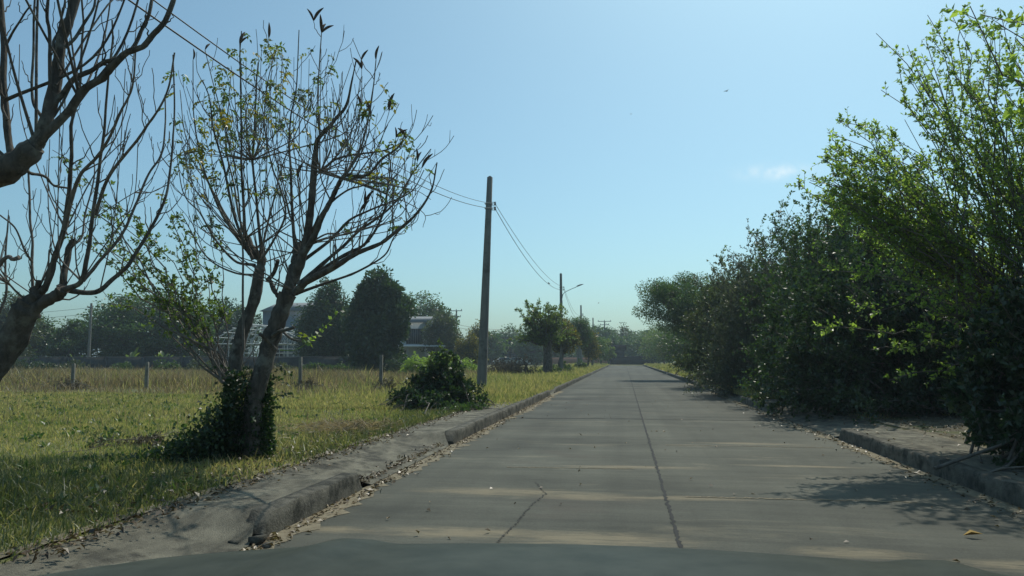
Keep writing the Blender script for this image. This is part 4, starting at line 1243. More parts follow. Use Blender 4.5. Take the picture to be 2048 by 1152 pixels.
crown_tree("thin_tree", "last small green tree on the left before the dark house", (-3.6, 122, VERGE), [(0, 0, 2.8, 1.9, 1.5, 1.7), (1.0, 0, 1.8, 1.5, 1.2, 1.1)], M['leaf_fresh'], 96, .15, 5000, .25, .14)

# ------------------------------------------------------------------ utility poles and cables along the left
POLES = [(-4.9, -15.0), (P(963, 790, 26.7)[0], 26.7), (P(1123, 748, 59.5)[0], 59.5), (-5.3, 95.0), (-5.0, 125.0)]
POLE_L = ["nearest utility pole, slightly leaning, rising beside the dark ivy bush", "utility pole with the street lamp arm, behind the small golden tree",
          "third utility pole, its top showing over the ball shaped tree", "furthest and shortest looking utility pole of the left row"]
tops = [np.array((-4.9, -15.0, 6.9))]


def square_pole(name, label, x, y, h, w0, w1, lean=0.0, group=None, cat="utility pole"):
    root = thing(name, label, cat, (x, y, VERGE), group)
    m_ = MA()
    zs = np.array([-.2, 0, h * .33, h * .66, h - .06, h])
    V = []
    for z in zs:
        w = w0 + (w1 - w0) * max(z, 0) / h
        if z == h:
            w = .02
        c = .22 * w                                   # chamfered corners
        a_ = w / 2
        ring = [(-a_, -a_ + c), (-a_ + c, -a_), (a_ - c, -a_), (a_, -a_ + c), (a_, a_ - c), (a_ - c, a_), (-a_ + c, a_), (-a_, a_ - c)]
        V.append([(px + lean * z, py, z) for px, py in ring + ring[:1]])
    m_.grid(np.array(V)[:, ::-1])
    m_.build("shaft", M['pole'], root)
    return root


def rack(root, x, z, out=.14, flip=1):
    """two-spool cable bracket strapped to the shaft"""
    b_ = MA()
    for dz in (0.05, -.13):
        b_.box((x + out * .55, 0, z + dz + .055), (out * 1.1, .04, .012)); b_.box((x + out * .55, 0, z + dz - .055), (out * 1.1, .04, .012))
    b_.tube([(x + out, 0, z + .14), (x + out, 0, z - .23)], .009, .009, 6)
    for dz in (0.05, -.13):
        b_.box((x - .10, 0, z + dz), (.27, .24, .02))
    br = b_.build("bracket", M['steel'], root)
    for dz in (0.05, -.13):
        s_ = MA(); s_.lathe([(.02, -.042), (.042, -.04), (.042, -.018), (.024, -.012), (.024, .012), (.042, .018), (.042, .04), (.02, .042)], (x + out, 0, z + dz), 10)
        o_ = s_.build("insulator", M['insul'], br, smooth=True)


for i, (x_, y_) in enumerate(POLES[1:]):
    ln = .0365 if i == 0 else 0.0
    top = 7.85 if i == 0 else (7.95 if i == 1 else 7.9)
    rt = square_pole("utility_pole", POLE_L[i], x_, y_, top, .34 if i == 0 else .26, .185, ln * 1.0, "utility poles along the left of the road")
    zr = 6.75
    rack(rt, ln * zr + .095, zr)
    tops.append(np.array((x_ + ln * zr + .235, y_, zr + VERGE)))
    if i == 1:
        la = MA()
        la.tube(smooth_path([(.10, 0, 6.05), (.22, -.02, 6.32), (.6, -.05, 6.55), (1.35, -.1, 6.86)], 12), .026, .022, 8)
        la.box((.10, 0, 6.1), (.05, .10, .30)); la.box((.10, 0, 5.6), (.04, .06, .25))
        arm = la.build("lamp_arm", M['steel'], rt)
        lh = MA()
        hd = np.array([(1.25, -.1, 6.85), (1.36, -.105, 6.895), (1.6, -.11, 6.98), (1.8, -.12, 7.02)])
        lh.tubes(hd[None], np.array([[.03, .06, .055, .015]]), 8)
        lh.build("lamp_head", M['steel'], arm, smooth=True)


def cable(a, b, sag, label, r=.010, n=40, group="cables strung between the roadside poles"):
    t = np.linspace(0, 1, n)[:, None]
    p = a * (1 - t) + b * t
    p[:, 2] -= (4 * sag * t * (1 - t))[:, 0]
    c_ = MA(); c_.tube(p, r, r, 5)
    o = c_.build("power_cable", M['black'])
    return tag(o, label, "cable", group)


up_, lo_ = np.array((0, 0, .05)), np.array((0, 0, -.13))
cable(tops[0] + up_, tops[1] + up_, 1.98, "upper of the two cables running up out of the top left to the nearest pole", .008, 60)
cable(tops[0] + lo_, tops[1] + lo_, 1.98, "lower of the two cables running up out of the top left to the nearest pole", .010, 60)
nm = ["from the nearest pole to the pole with the lamp arm", "from the lamp arm pole to the third pole", "from the third pole to the furthest pole"]
for i in range(3):
    cable(tops[i + 1] + up_, tops[i + 2] + up_, (.6, 1.0, .9)[i], "upper cable " + nm[i], .010)
    cable(tops[i + 1] + lo_, tops[i + 2] + lo_, (.85, 1.3, 1.1)[i], "lower sagging cable " + nm[i], .012)

# birds
def bird(label, p, s, yaw, perched):
    m_ = MA()
    a_ = np.array((math.cos(yaw), math.sin(yaw), .5 if perched else .15)); a_ /= np.linalg.norm(a_)
    u = np.linspace(0, 1, 9)
    rad = s * np.array((.01, .10, .17, .18, .14, .10, .115, .09, .01))
    pts = p + np.outer(u - .45, a_) * s * .9
    m_.tubes(pts[None], rad[None], 8)
    m_.tubes(np.array([[pts[-1] - a_ * .02 * s, pts[-1] + a_ * .14 * s]]), np.array([[.03 * s, .004 * s]]), 5)
    sd = np.cross(a_, UP); sd /= np.linalg.norm(sd)
    tl = np.array([pts[0] + sd * .03 * s, pts[0] - sd * .03 * s, pts[0] - a_ * .42 * s - sd * .07 * s, pts[0] - a_ * .42 * s + sd * .07 * s])
    m_.add(tl, [(0, 1, 2, 3)])
    for q in (-1, 1):
        if perched:
            m_.tubes(np.array([[pts[3] + sd * q * .04 * s, p - UP * .28 * s + sd * q * .04 * s]]), np.array([[.012 * s, .012 * s]]), 4)
            w_ = np.array([pts[5] + sd * q * .12 * s, pts[3] + sd * q * .2 * s, pts[1] + sd * q * .10 * s - a_ * .2 * s, pts[3] + sd * q * .12 * s + UP * .08 * s])
        else:
            w_ = np.array([pts[5] + sd * q * .10 * s, pts[4] + sd * q * .7 * s + UP * .3 * s, pts[2] + sd * q * 1.25 * s + UP * .2 * s, pts[2] + sd * q * .10 * s])
        m_.add(w_, [(0, 1, 2, 3)])
    return tag(m_.build("small_bird", M['bird'], smooth=False), label, "bird")


lowp = tops[1] + lo_; lowq = tops[2] + lo_
tb = .62
pb = lowp * (1 - tb) + lowq * tb; pb[2] -= 4 * .85 * tb * (1 - tb)
bird("small dark bird perched on the sagging cable before the lamp arm pole", pb + UP * .075, .26, 2.2, True)
bird("tiny dark bird flying high in the open sky at upper right", P(1453, 182, 45), .20, .6, False)
bird("tiny dark bird flying in the open sky near the top middle", P(1262, 228, 50), .11, 2.6, False)
bird("tiny dark bird flying low over the road end", P(1197, 606, 60), .14, 0.2, False)

# ------------------------------------------------------------------ fence posts, wall, buildings and trees across the field
post_l = ["leftmost pale fence post in the tall dry grass", "pale fence post second from the left in the tall dry grass",
          "fence post half hidden behind the ivy-clad tree", "fence post right of the ivy-clad tree in the tall grass", "rightmost fence post in the tall dry grass, dead weeds at its foot"]
for (px, tp_), lb in zip(((147, 727), (295, 724), (452, 722), (602, 714), (762, 710)), post_l):
    q = P(px, tp_, 25.2)
    m_ = MA(); h_ = q[2]
    V = []
    for z in (-.1, .4, .9, h_ - .015, h_):
        w = .052 - .006 * z / h_ - (.008 if z == h_ else 0)
        V.append([(q[0] + sx * w + .012 * z * math.sin(px), q[1] + sy * w, z) for sx, sy in ((-1, -1), (1, -1), (1, 1), (-1, 1), (-1, -1))])
    m_.grid(np.array(V)[:, ::-1])
    m_.add(np.array(V[-1][:4]), [(0, 1, 2, 3)])
    tag(m_.build("fence_post", M['post']), lb, "fence post", "concrete fence posts across the field")
for px, lb in ((612, "dry weed clump at the foot of the fence post right of the ivy-clad tree"), (775, "dry weed clump at the foot of the rightmost fence post"), (140, "dry weed clump at the foot of the leftmost fence post")):
    x_ = P(px, 790, 24.9)[0]
    hedge("dry_weed", lb, (x_, 24.9), .3, .25, .62, 34, M['leaf_brown'], int(px), L=.06, W=.03, tw=.22, per_shoot=7, per_twig=6, woodm=M['dry_twig'], z0=.05, r0=.008)

root = thing("boundary_wall", "long low grey wall with pale coping across the back of the field", "wall", (-44, 60, 0))
m_ = MA()
for i in range(14):
    x0_ = -70 + i * 3.6
    m_.box((x0_ + 1.8 + 44, 0, .70), (3.42, .12, 1.40)); m_.box((x0_ + 44, 0, .73), (.2, .2, 1.46))
m_.build("panels", M['wall'], root)
m_ = MA(); m_.box((-70 + 25 + 44, 0, 1.435), (49.6, .20, .055)); m_.build("coping", M['coping'], root)

# steel frame shed with lattice roof
bx, by = P(525, 715, 70)[0], 70
root = thing("steel_frame_shed", "open white steel frame of a shed behind the ivy-clad tree", "building", (bx, by, VERGE))
fr = MA()
def bar(p, q, w=.05):
    fr.tube([p, q], w, w, 4)
for y_ in (-2.2, 0, 2.2, 4.4):
    for x_ in (-3.6, -1.2, 1.2, 3.6):
        bar((x_, y_, 0), (x_, y_, 3.0 + (x_ + 3.6) * .0), .045)
    u = np.linspace(0, 1, 13)
    arc = np.column_stack([-3.7 + 7.4 * u, np.full(13, y_), 3.1 + 1.25 * np.sin(u * math.pi)])
    fr.tube(arc, .06, .06, 4)
    bar((-3.7, y_, 2.55), (3.7, y_, 2.55), .05)
    for k_ in range(12):
        bar((arc[k_][0], y_, 2.55), tuple(arc[k_ + 1]), .028)
fr.build("frame", M['white'], root)
fr = MA()
for u in np.linspace(0, 1, 9):
    bar((-3.7 + 7.4 * u, -2.6, 3.18 + 1.25 * math.sin(u * math.pi)), (-3.7 + 7.4 * u, 4.8, 3.18 + 1.25 * math.sin(u * math.pi)), .04)
fr.build("purlins", M['white'], root)
fr = MA()
for z in (.45, .85, 1.25, 1.65, 2.05):
    bar((-1.2, -2.25, z), (4.6, -2.25, z), .035)
for x_ in np.arange(-1.2, 4.7, .45):
    bar((x_, -2.25, .3), (x_, -2.25, 2.1), .028)
fr.build("grille", M['white'], root)


def house(name, label, loc, w, d, h, wallm, roofm, roof_h=1.0, over=.4, windows=(), flat=False, cat="building", doors=(), awning=None):
    root = thing(name, label, cat, loc)
    m_ = MA(); m_.box((0, 0, h / 2), (w, d, h)); m_.build("wall", wallm, root)
    m_ = MA()
    if flat:
        m_.box((0, 0, h + .08), (w + over, d + over, .16))
    else:
        a_, b_ = w / 2 + over, d / 2 + over
        V = np.array([(-a_, -b_, h), (a_, -b_, h), (a_, b_, h), (-a_, b_, h), (-a_, 0, h + roof_h), (a_, 0, h + roof_h)]) + (0, 0, .01)
        m_.add(V, [(0, 1, 5, 4), (2, 3, 4, 5), (0, 3, 2, 1)]); m_.add(V, [(0, 4, 3), (1, 2, 5)])
    m_.build("roof", roofm, root)
    for x_, z_, ww, wh, bars in windows:
        f_ = MA(); y0 = -d / 2 - .03
        f_.box((x_, y0, z_ + wh / 2 + .04), (ww + .16, .08, .08)); f_.box((x_, y0, z_ - wh / 2 - .04), (ww + .16, .12, .08))
        for sx in (-1, 1):
            f_.box((x_ + sx * (ww / 2 + .04), y0, z_), (.08, .08, wh))
        for k_ in range(bars):
            f_.box((x_ - ww / 2 + (k_ + 1) * ww / (bars + 1), y0 - .005, z_), (.05, .05, wh))
        fo = f_.build("window", M['coping'], root)
        p_ = MA(); p_.box((x_, -d / 2 - .008, z_), (ww, .016, wh)); p_.build("pane", M['glass'], fo)
    for x_, ww, wh in doors:
        p_ = MA(); p_.box((x_, -d / 2 - .03, wh / 2), (ww, .06, wh)); p_.build("door", M['glass'], root)
    if awning:
        x0_, x1_, z_, out = awning
        p_ = MA()
        V = np.array([(x0_, -d / 2 - .005, z_ + .25), (x1_, -d / 2 - .005, z_ + .25), (x1_, -d / 2 - out, z_), (x0_, -d / 2 - out, z_)])
        V = np.vstack([V, V - (0, 0, .09)])
        p_.add(V, [(0, 3, 2, 1), (4, 5, 6, 7), (3, 7, 6, 2), (0, 4, 7, 3), (1, 2, 6, 5)])
        p_.build("awning", M['cream'], root)
        for k_ in range(4):
            q_ = MA(); xx_ = x0_ + .2 + (x1_ - x0_ - .4) * k_ / 3
            q_.tube([(xx_, -d / 2 - out + .15, 0), (xx_, -d / 2 - out + .15, z_ - .02)], .05, .05, 6); q_.build("awning_post", M['steel'], root)
    return root


x_ = P(615, 715, 80)[0]
house("warehouse", "plain blue grey building wall between the ivy-clad tree and the round conifer", (x_ - .2, 80, VERGE), 6.5, 8, 6.2, M['bluegrey'], M['roof'], 1.2, .3, ((-1.6, 2.2, 1.4, 1.6, 2),))
x_ = P(838, 700, 90)[0]
house("white_house", "white two storey house with a barred window and an awning, half hidden by trees", (x_ - 1.5, 90, VERGE), 6.4, 7, 5.4, M['cream'], M['roof'], .9, .3, ((1.9, 3.75, 1.9, 1.7, 6), (-1.4, 3.6, 1.5, 1.4, 4)), doors=((.4, 1.0, 2.1),), awning=(-.5, 6.2, 2.6, 2.6))
x_ = P(1008, 700, 150)[0]
house("long_house", "low dark roofed house far behind the dried up brown bush", (x_, 150, VERGE), 13, 8, 3.0, M['darkwall'], M['dark_roof'], 2.4, .8, ((-3, 1.6, 1.6, 1.1, 2), (2.5, 1.6, 1.6, 1.1, 2)), doors=((0, 1.1, 2.1),))
# house and low wall that close the road
house("dark_house", "dark shaded house standing at the end of the road", (-1.3, 149, VERGE), 2.8, 5, 2.7, M['darkwall'], M['dark_roof'], 1.1, .4, ((-.7, 1.6, .8, 1.0, 1),), doors=((.6, .9, 2.0),))
root = thing("low_wall", "low dark wall with a pale top across the end of the road", "wall", (2.0, 144, VERGE))
m_ = MA(); m_.box((0, 0, .75), (7.6, .2, 1.5)); m_.build("wall", M['darkwall'], root)
m_ = MA(); m_.box((.8, 0, 1.545), (4.4, .3, .09)); m_.build("coping", M['wall'], root)
m_ = MA()
for s_ in (-1, 1):
    m_.box((s_ * 3.95, 0, .95), (.3, .34, 1.9))
m_.build("pillar", M['darkwall'], root)
root = thing("orange_wall", "thin faded orange wall far behind the trunks of the left row", "wall", (-16, 140, VERGE))
m_ = MA(); m_.box((0, 0, .75), (26, .2, 1.1)); m_.build("wall", M['orange'], root)
m_ = MA(); m_.box((0, 0, 1.345), (26, .26, .08)); m_.build("coping", M['coping'], root)


# parked cars far away
def car(label, loc, rz, body, group=None):
    root = thing("parked_car", label, "car", loc, group)
    prof = [(-2.1, .35), (-2.12, .75), (-1.95, .92), (-1.5, .98), (-.95, 1.42), (.35, 1.44), (1.0, 1.0), (1.85, .86), (2.1, .68), (2.12, .35)]
    m_ = MA(); n_ = len(prof)
    ys_ = (-.82, -.86, .86, .82)
    V = np.array([[(x_, y_ * (.86 if z_ > 1.1 else 1), z_) for x_, z_ in prof] for y_ in ys_])
    m_.grid(V)
    for e in (0, 3):
        m_.add(V[e], [(0, i, i + 1) for i in range(1, n_ - 1)])
    m_.build("body", body, root)
    g_ = MA()
    for s_ in (-1, 1):
        y_ = s_ * .765
        g_.add(np.array([(-1.3, y_ * 1.09, 1.02), (.8, y_ * 1.09, 1.02), (.3, y_, 1.37), (-.9, y_, 1.37)]) + (0, s_ * .01, 0), [(0, 1, 2, 3)])
    g_.add(np.array([(1.0, -.66, 1.03), (1.0, .66, 1.03), (.42, .6, 1.42), (.42, -.6, 1.42)]) + (.015, 0, .015), [(0, 1, 2, 3)])
    g_.build("windows", M['glass'], root)
    for x_ in (-1.3, 1.3):
        for s_ in (-1, 1):
            w_ = MA(); p_ = np.array([(x_, s_ * .66, .31), (x_, s_ * .70, .31), (x_, s_ * .86, .31), (x_, s_ * .88, .31)])
            w_.tubes(p_[None], np.array([[.24, .31, .31, .26]]), 18); wo = w_.build("wheel", M['black'], root, smooth=False)
            h_ = MA(); p_ = np.array([(x_, s_ * .875, .31), (x_, s_ * .892, .31)]); h_.tubes(p_[None], np.array([[.19, .16]]), 14); h_.build("rim", M['steel'], wo)
    for s_ in (-1, 1):
        h_ = MA(); h_.box((2.1, s_ * .6, .68), (.05, .34, .13)); h_.build("headlight", M['coping'], root)
    root.rotation_euler.z = rz
    return root


x_ = P(1012, 712, 118)[0]
car("white car far off behind the brown bush, left of the other", (x_, 118, VERGE - .1), .25, M['white'])
x_ = P(1036, 713, 124)[0]
car("pale car far off behind the brown bush, right of the other", (x_, 124, VERGE - .1), .1, plain("silver_paint", (.42, .45, .45), .35))

# trees and plants across the field
def px_tree(name, label, px, top, Y, wpx, mat, seed, n=9000, L=None, shape=None, woodm=None, bottom=None, **kw):
    b = P(px, 717, Y); b[2] = VERGE
    h_ = P(px, top, Y)[2] - VERGE
    r0 = wpx / 2 / F_PX * Y
    L = (L or .16 + Y * .0012) * 1.15
    if shape == "cone":
        lobes = [(0, 0, h_ * .32, r0, r0, h_ * .34), (0, 0, h_ * .62, r0 * .72, r0 * .75, h_ * .28), (0, 0, h_ * .84, r0 * .36, r0 * .4, h_ * .18), (-r0 * .4, 0, h_ * .5, r0 * .6, r0 * .6, h_ * .26), (r0 * .42, 0, h_ * .42, r0 * .6, r0 * .6, h_ * .3)]
    elif shape == "umbrella":
        lobes = [(0, 0, h_ * .76, r0 * .62, r0 * .6, h_ * .24), (-r0 * .55, 0, h_ * .6, r0 * .5, r0 * .5, h_ * .24), (r0 * .55, 0, h_ * .6, r0 * .5, r0 * .5, h_ * .24), (0, -r0 * .3, h_ * .45, r0 * .8, r0 * .5, h_ * .28), (-r0 * .3, 0, h_ * .3, r0 * .6, r0 * .5, h_ * .26), (r0 * .35, 0, h_ * .3, r0 * .6, r0 * .5, h_ * .26)]
    else:
        lobes = [(0, 0, h_ * .70, r0 * .62, r0 * .65, h_ * .3), (-r0 * .45, 0, h_ * .52, r0 * .58, r0 * .6, h_ * .3), (r0 * .45, .2, h_ * .55, r0 * .58, r0 * .6, h_ * .3), (r0 * .1, -r0 * .3, h_ * .34, r0 * .8, r0 * .6, h_ * .32)]
    lobes.append((0, -.3, h_ * .16, r0 * .85, r0 * .6, h_ * .17))
    return crown_tree(name, label, b, lobes, mat, seed, .12 + h_ * .018, n, L, L * .6, woodm, fork=h_ * .3, **kw)


px_tree("dark_broad_tree", "tall dark round broadleaf tree, the highest across the field", 755, 540, 55, 140, M['leaf_dark'], 201, 30000, .26, clumps=26, cl_r=.24)
px_tree("round_conifer", "dark fine leaved rounded conifer left of the tall dark broadleaf tree", 656, 556, 64, 140, M['leaf_dark'], 202, 36000, .20, "cone", clumps=30, cl_r=.26)
px_tree("big_tree", "wide spreading dark tree behind the wall, left of the ivy-clad tree", 300, 584, 74, 300, M['leaf_mid'], 203, 46000, .26, "umbrella", clumps=34, cl_r=.2)
px_tree("big_tree", "dark tree behind the left half of the steel frame shed", 450, 598, 82, 170, M['leaf_dark'], 204, 12000, .28, clumps=20)
px_tree("hedge_tree", "bushy green tree behind the wall at the far left, next to the knobbly trunk", 78, 636, 72, 100, M['leaf_mid'], 205, 9000)
px_tree("hedge_tree", "bushy green tree left of the slim pole behind the wall", 145, 638, 70, 110, M['leaf_mid'], 206, 9000)
px_tree("hedge_tree", "green tree at the left edge behind the wall, partly covered by the knobbly trunk", 18, 584, 66, 130, M['leaf_olive'], 207, 12000, clumps=20)
px_tree("spreading_tree", "broad leafy tree right behind the tall dark broadleaf tree", 838, 578, 104, 150, M['leaf_mid'], 208, 15000, .3, clumps=24, cl_r=.22)
px_tree("spreading_tree", "lighter green rounded tree in front of the white house", 884, 616, 86, 84, M['leaf_olive'], 209, 11000, .24, clumps=22)
px_tree("golden_tree", "low tree covered in orange yellow flowers left of the nearest pole", 936, 664, 72, 56, M['leaf_gold'], 210, 5500, .17, clumps=14)
px_tree("golden_tree", "taller thin tree with yellow tips directly left of the nearest pole", 954, 636, 95, 46, M['leaf_gold'], 211, 3800, .22, clumps=10)
px_tree("distant_tree", "distant tree just right of the nearest pole", 975, 660, 140, 81, M['leaf_mid'], 212, 5000, .4)
px_tree("distant_tree", "distant rounded tree above the long dark roofed house", 1018, 652, 165, 94, M['leaf_mid'], 213, 6000, .45)
px_tree("distant_tree", "distant green tree behind the left side of the feathery tree", 1062, 656, 135, 81, M['leaf_mid'], 214, 6000, .38)
px_tree("distant_tree", "distant green tree behind the golden tree tips and lamp arm pole", 1110, 664, 150, 121, M['leaf_mid'], 215, 6000, .4)
px_tree("distant_tree", "distant tree right of the ball shaped tree, below the cross arm pole", 1198, 644, 170, 83, M['leaf_mid'], 216, 7000, .4)
px_tree("distant_tree", "distant pale thin crowned tree behind the dark house", 1243, 646, 185, 75, M['leaf_olive'], 217, 4500, .45)
px_tree("distant_tree", "distant bushy tree behind the low wall at the road end", 1285, 658, 172, 108, M['leaf_mid'], 218, 7000, .42)
px_tree("distant_tree", "distant tree left of the dark house at the road end", 1222, 664, 152, 59, M['leaf_mid'], 219, 4500, .34)
px_tree("distant_tree", "distant dark tree right of the low wall at the road end", 1318, 651, 160, 108, M['leaf_mid'], 220, 7000, .4)
px_tree("distant_tree", "distant hazy tree far behind the small yellow green tree", 1165, 664, 210, 108, M['leaf_mid'], 221, 5000, .5)


def broad_leaf_plant(name, label, px, Y, h_, n, mat, seed, spread=.6, group=None, Lf=1.5, Wf=.34):
    """banana-like clump: long arching blades from one foot"""
    rng = np.random.default_rng(seed)
    b = P(px, 717, Y); b[2] = VERGE
    root = thing(name, label, "plant", b, group)
    st_, lv = MA(), MA()
    for i in range(n):
        a_ = rng.uniform(0, 6.28); o = np.array((math.cos(a_), math.sin(a_), 0))
        f = b + o * rng.uniform(0, .3); t1 = f + UP * h_ * rng.uniform(.25, .5) + o * .1
        tip = t1 + o * spread * rng.uniform(.5, 1.2) * Lf * .6 + UP * Lf * rng.uniform(.25, .85)
        st_.tube([f, t1], .07, .035, 6)
        mid = (t1 + tip) / 2 + UP * .25
        path = bez(t1[None], mid[None], tip[None], 9)[0]
        tg = nrm(np.gradient(path, axis=0)); sd = nrm(np.cross(tg, UP + .01)); w = Wf * .5 * np.sin(np.linspace(.25, math.pi, 9)) ** .7
        upv = np.cross(sd, tg)
        V = np.stack([path - sd * w[:, None] + upv * w[:, None] * .35, path, path + sd * w[:, None] + upv * w[:, None] * .35], 1)
        lv.grid(V, np.full(16, rng.random()))
    st_.build("stem", M['leaf_mid'], root, b); lv.build("leaves", mat, root, b)
    return root


for k_, (px, h_, lb) in enumerate(((262, 2.0, "large banana plant with bright arching leaves behind the wall"), (327, 2.1, "banana plant right of the largest one behind the wall"), (370, 1.3, "small banana plant nearest the steel frame shed"),
                               (152, 1.0, "small pale banana plant left of the slim pole behind the wall"))):
    broad_leaf_plant("banana_plant", lb, px, 63.5, h_, 9, M['leaf_fresh'], 230 + k_)
# palm crown over the left hedge trees
b = P(62, 717, 105); b[2] = VERGE; tz = P(62, 642, 105)[2]
root = thing("palm_tree", "small palm crown sticking up above the hedge trees at far left", "palm", b)
m_ = MA(); m_.tube([b, b + (0.1, 0, tz * .5), b + (0, 0, tz - VERGE)], .16, .11, 8); m_.build("trunk", M['bark'], root, b)
m_ = MA(); rng = np.random.default_rng(5)
for i in range(16):
    a_ = i * 2.4; o = np.array((math.cos(a_), math.sin(a_), 0)); c0 = b + UP * (tz - VERGE)
    path = bez(c0[None], (c0 + o * .8 + UP * .7)[None], (c0 + o * 1.7 - UP * rng.uniform(-.1, .7))[None], 12)[0]
    tg = nrm(np.gradient(path, axis=0)); sd = nrm(np.cross(tg, UP))
    for s_ in (-1, 1):
        m_.leaves(path[2:], tg[2:] * .6 + sd[2:] * s_ - UP * .3, .55, .07, rng, .4)
m_.build("fronds", M['leaf_mid'], root, b)

for k_, (px, Y, rx, h_, lb) in enumerate(((836, 46, 1.3, 1.5, "bright green weeds below the tall dark broadleaf tree"), (880, 50, 1.6, 1.7, "bright green tall weeds left of the dark ivy bush top"), (925, 54, 1.4, 1.3, "bright green weeds beneath the orange yellow tree"),
                                        (800, 50, 1.1, 1.4, "dark green weeds at the foot of the tall dark broadleaf tree"))):
    hedge("weed_clump", lb, (P(px, 717, Y)[0], Y), rx, 1.0, h_, 60, M['leaf_bright'] if k_ < 3 else M['leaf_dark'], 240 + k_, L=.22, W=.06, tw=.35, per_shoot=9, per_twig=7, z0=.1, r0=.012)
for k_, (px, Y, rx, h_, mt, lb) in enumerate(((150, 57.5, 1.6, 1.1, 'leaf_olive', "olive bush in front of the wall below the slim pole"), (335, 57.5, 1.3, 1.15, 'leaf_mid', "green bush in front of the wall below the banana plants"), (245, 58, 1.1, .9, 'leaf_mid', "low green bush in front of the wall under the largest banana plant"),
                                            (400, 57, 1.7, 1.3, 'leaf_olive', "olive bush against the wall just left of the ivy-clad tree"), (630, 56, 1.5, .95, 'leaf_mid', "green bush along the wall right of the ivy-clad tree"), (682, 56, 1.5, .85, 'leaf_mid', "creeper covered bush along the wall below the round conifer"),
                                            (735, 54, 1.2, .95, 'leaf_mid', "small green bush in front of the tall dark broadleaf tree"), (560, 57, 1.6, .9, 'leaf_olive', "low olive bush behind the ivy-clad trunk"), (40, 57, 2.2, 1.4, 'leaf_dark', "dark bush in front of the wall at the left edge"), (90, 56, 1.8, .9, 'leaf_dark', "low dark bush beside the one at the left edge"))):
    hedge("wall_bush", lb, (P(px, 717, Y)[0], Y), rx, .9, h_, 55, M[mt], 250 + k_, L=.16, W=.09, tw=.35, per_shoot=9, per_twig=7, z0=.1, r0=.012)

# slim pole and cross arm poles further off
q = P(183, 606, 62)
rt = square_pole("utility_pole", "slim pale utility pole standing behind the low wall, far left", q[0], 62, q[2] - VERGE, .24, .17, 0, None)
m_ = MA(); m_.box((0, -.12, q[2] - .55), (.5, .07, .08)); m_.build("cross_arm", M['steel'], rt)
a0 = np.array((q[0], 62, q[2] - .42)); a1 = np.array((q[0] - 30, 58, q[2] - .9)); a2 = np.array((q[0] + 40, 75, q[2] - .3))
cable(a0, a1, .7, "upper cable running left from the slim pole behind the wall", .014, 24, "cables of the slim pole")
cable(a0 - UP * .55, a1 - UP * .55, .7, "lower cable running left from the slim pole behind the wall", .014, 24, "cables of the slim pole")


def cross_pole(label, px, top, Y, arms):
    q = P(px, top, Y)
    rt = square_pole("utility_pole", label, q[0], Y, q[2] - VERGE, .34, .24, 0)
    for z_, w_ in arms:
        m_ = MA(); m_.box((0, -.18, q[2] - z_), (w_, .12, .14)); ar = m_.build("cross_arm", M['steel'], rt)
        for s_ in (-.46, 0, .46):
            i_ = MA(); i_.lathe([(.03, 0), (.08, .04), (.05, .1), (.08, .15), (.03, .24)], (s_ * w_, -.18, q[2] - z_ + .07), 8); i_.build("insulator", M['insul'], ar)
    return q


qa = cross_pole("distant utility pole with wide cross arms left of the nearest pole", 913, 622, 130, ((.12, 2.1), (1.2, 1.6), (2.0, 1.3)))
qb = cross_pole("distant utility pole with cross arms right of the ball shaped tree", 1209, 643, 170, ((.12, 3.0), (.9, 2.0)))
for k_, dz in enumerate((2.4, 2.9)):
    cable(qa - UP * dz, P(1120, 652 + k_ * 6, 150), .9, ("upper" if k_ == 0 else "lower") + " distant cable running right from the wide cross arm pole", .028, 30, "distant cables")
cable(qb - UP * .2, P(1290, 688, 178), .3, "distant cable running right and down from the cross arm pole", .03, 12, "distant cables")

# ------------------------------------------------------------------ the car the picture is taken from
paint = rough_mat("car_paint", (.042, .046, .037), (.068, .072, .058), 11, .40, .0, 40, spec=.03)
pb_ = paint.node_tree.nodes["Principled BSDF"]
pb_.inputs["Coat Weight"].default_value = .0; pb_.inputs["Coat Roughness"].default_value = .12
pb_.inputs["Metallic"].default_value = .0
root = thing("car", "dark grey car whose glossy bonnet fills the bottom edge of the picture", "car", (0, -.6, 0))
off = np.array((0, -.6, 0))
# bonnet: lofted across; crown line along y
yb = np.array([.42, .62, .82, 1.0, 1.15, 1.28, 1.40, 1.52, 1.63, 1.70, 1.73])
zb = np.array([1.005, 1.006, 1.003, .997, .990, .980, .964, .936, .89, .83, .76])
ub = np.linspace(-1, 1, 121)
V = np.zeros((len(yb), 121, 3))
for i in range(len(yb)):
    hw = .92 + .01 * math.sin(i / 10 * math.pi)
    yc = yb[i] - .20 * (yb[i] - .4) * np.abs(ub) ** 2.2
    crease = .013 * np.exp(-((np.abs(ub) - .55) / .05) ** 2) - .010 * np.exp(-((np.abs(ub) - .93) / .012) ** 2)
    V[i, :, 0] = ub * hw
    V[i, :, 1] = yc
    V[i, :, 2] = zb[i] - .012 * ub ** 2 - .012 * np.abs(ub) ** 8 + crease
m_ = MA(); m_.grid(V); m_.build("bonnet", paint, root, off, smooth=True)
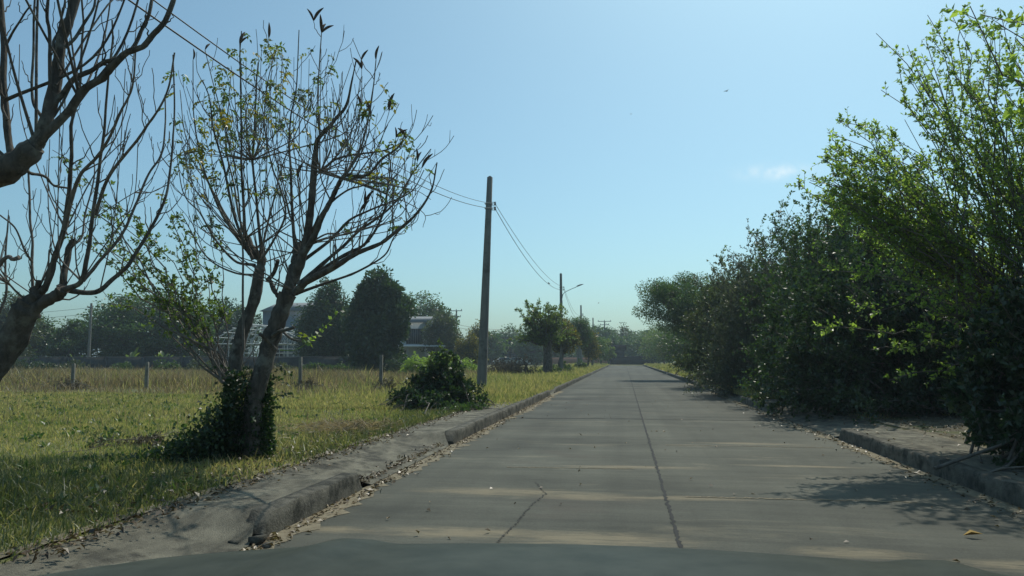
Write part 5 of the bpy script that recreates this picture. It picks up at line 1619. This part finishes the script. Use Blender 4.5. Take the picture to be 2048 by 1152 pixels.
# body side and ends below the bonnet and belt line
prof = [(-3.0, .30), (-3.05, .75), (-2.9, .98), (-1.9, 1.0), (-.4, 1.0), (.41, .975), (1.0, .93), (1.35, .87), (1.52, .74), (1.56, .45), (1.50, .24)]
m_ = MA()
for s_ in (-1, 1):
    A = np.array([(s_ * .925, y_, z_ - .02) for y_, z_ in prof]); B = np.array([(s_ * .96, y_ * .985, z_ - .05) for y_, z_ in prof]); C_ = np.array([(s_ * .95, y_ * .985, .26) for y_, z_ in prof])
    g_ = np.stack([A, B, C_], 1)
    m_.grid(g_ if s_ < 0 else g_[:, ::-1])
m_.box((0, 1.60, .52), (1.5, .10, .42)); m_.box((0, -3.0, .66), (1.72, .12, .66)); m_.box((0, -2.5, .985), (1.5, 1.0, .03))
m_.build("body", paint, root, off)
m_ = MA(); m_.box((0, -1.0, 1.40), (1.16, 1.5, .04)); m_.build("roof", paint, root, off)
m_ = MA()
V = np.array([(-.70, .38, .985), (.70, .38, .985), (.56, -.24, 1.40), (-.56, -.24, 1.40)]) - (0, .36, 0)
m_.add(V, [(0, 1, 2, 3)]); V2 = np.array([(-.70, -2.3, 1.0), (.70, -2.3, 1.0), (.56, -1.76, 1.40), (-.56, -1.76, 1.40)]); m_.add(V2, [(3, 2, 1, 0)])
for s_ in (-1, 1):
    m_.add(np.array([(s_ * .71, .02, .99), (s_ * .71, -2.3, .99), (s_ * .57, -1.76, 1.39), (s_ * .57, -.60, 1.39)]), [(0, 1, 2, 3)])
m_.build("windows", M['glass'], root, off)
for y_ in (.95, -2.1):
    for s_ in (-1, 1):
        w_ = MA(); p_ = np.array([(s_ * .75, y_, .31), (s_ * .79, y_, .31), (s_ * .95, y_, .31), (s_ * .97, y_, .31)])
        w_.tubes(p_[None], np.array([[.24, .31, .31, .26]]), 24); wo = w_.build("wheel", M['black'], root, off)
        h_ = MA(); p_ = np.array([(s_ * .968, y_, .31), (s_ * .99, y_, .31)]); h_.tubes(p_[None], np.array([[.2, .15]]), 16); ho = h_.build("rim", M['steel'], wo)
for s_ in (-1, 1):
    h_ = MA(); h_.box((s_ * .55, 1.655, .62), (.32, .06, .13)); h_.build("headlight", M['coping'], root, off)

# ------------------------------------------------------------------ the hazy air
hm = bpy.data.materials.new("haze_air"); hm.use_nodes = True
hn = hm.node_tree.nodes
for n_ in list(hn):
    if n_.type != 'OUTPUT_MATERIAL':
        hn.remove(n_)
pv = hn.new("ShaderNodeVolumePrincipled")
pv.inputs["Color"].default_value = (0.72, 0.86, 0.95, 1)
pv.inputs["Density"].default_value = 0.0008
pv.inputs["Anisotropy"].default_value = 0.25
hm.node_tree.links.new(pv.outputs[0], hn["Material Output"].inputs["Volume"])
a = MA(); a.box((0, 240, 6.2), (1900, 1400, 16))
tag(a.build("haze", hm), kind='stuff')
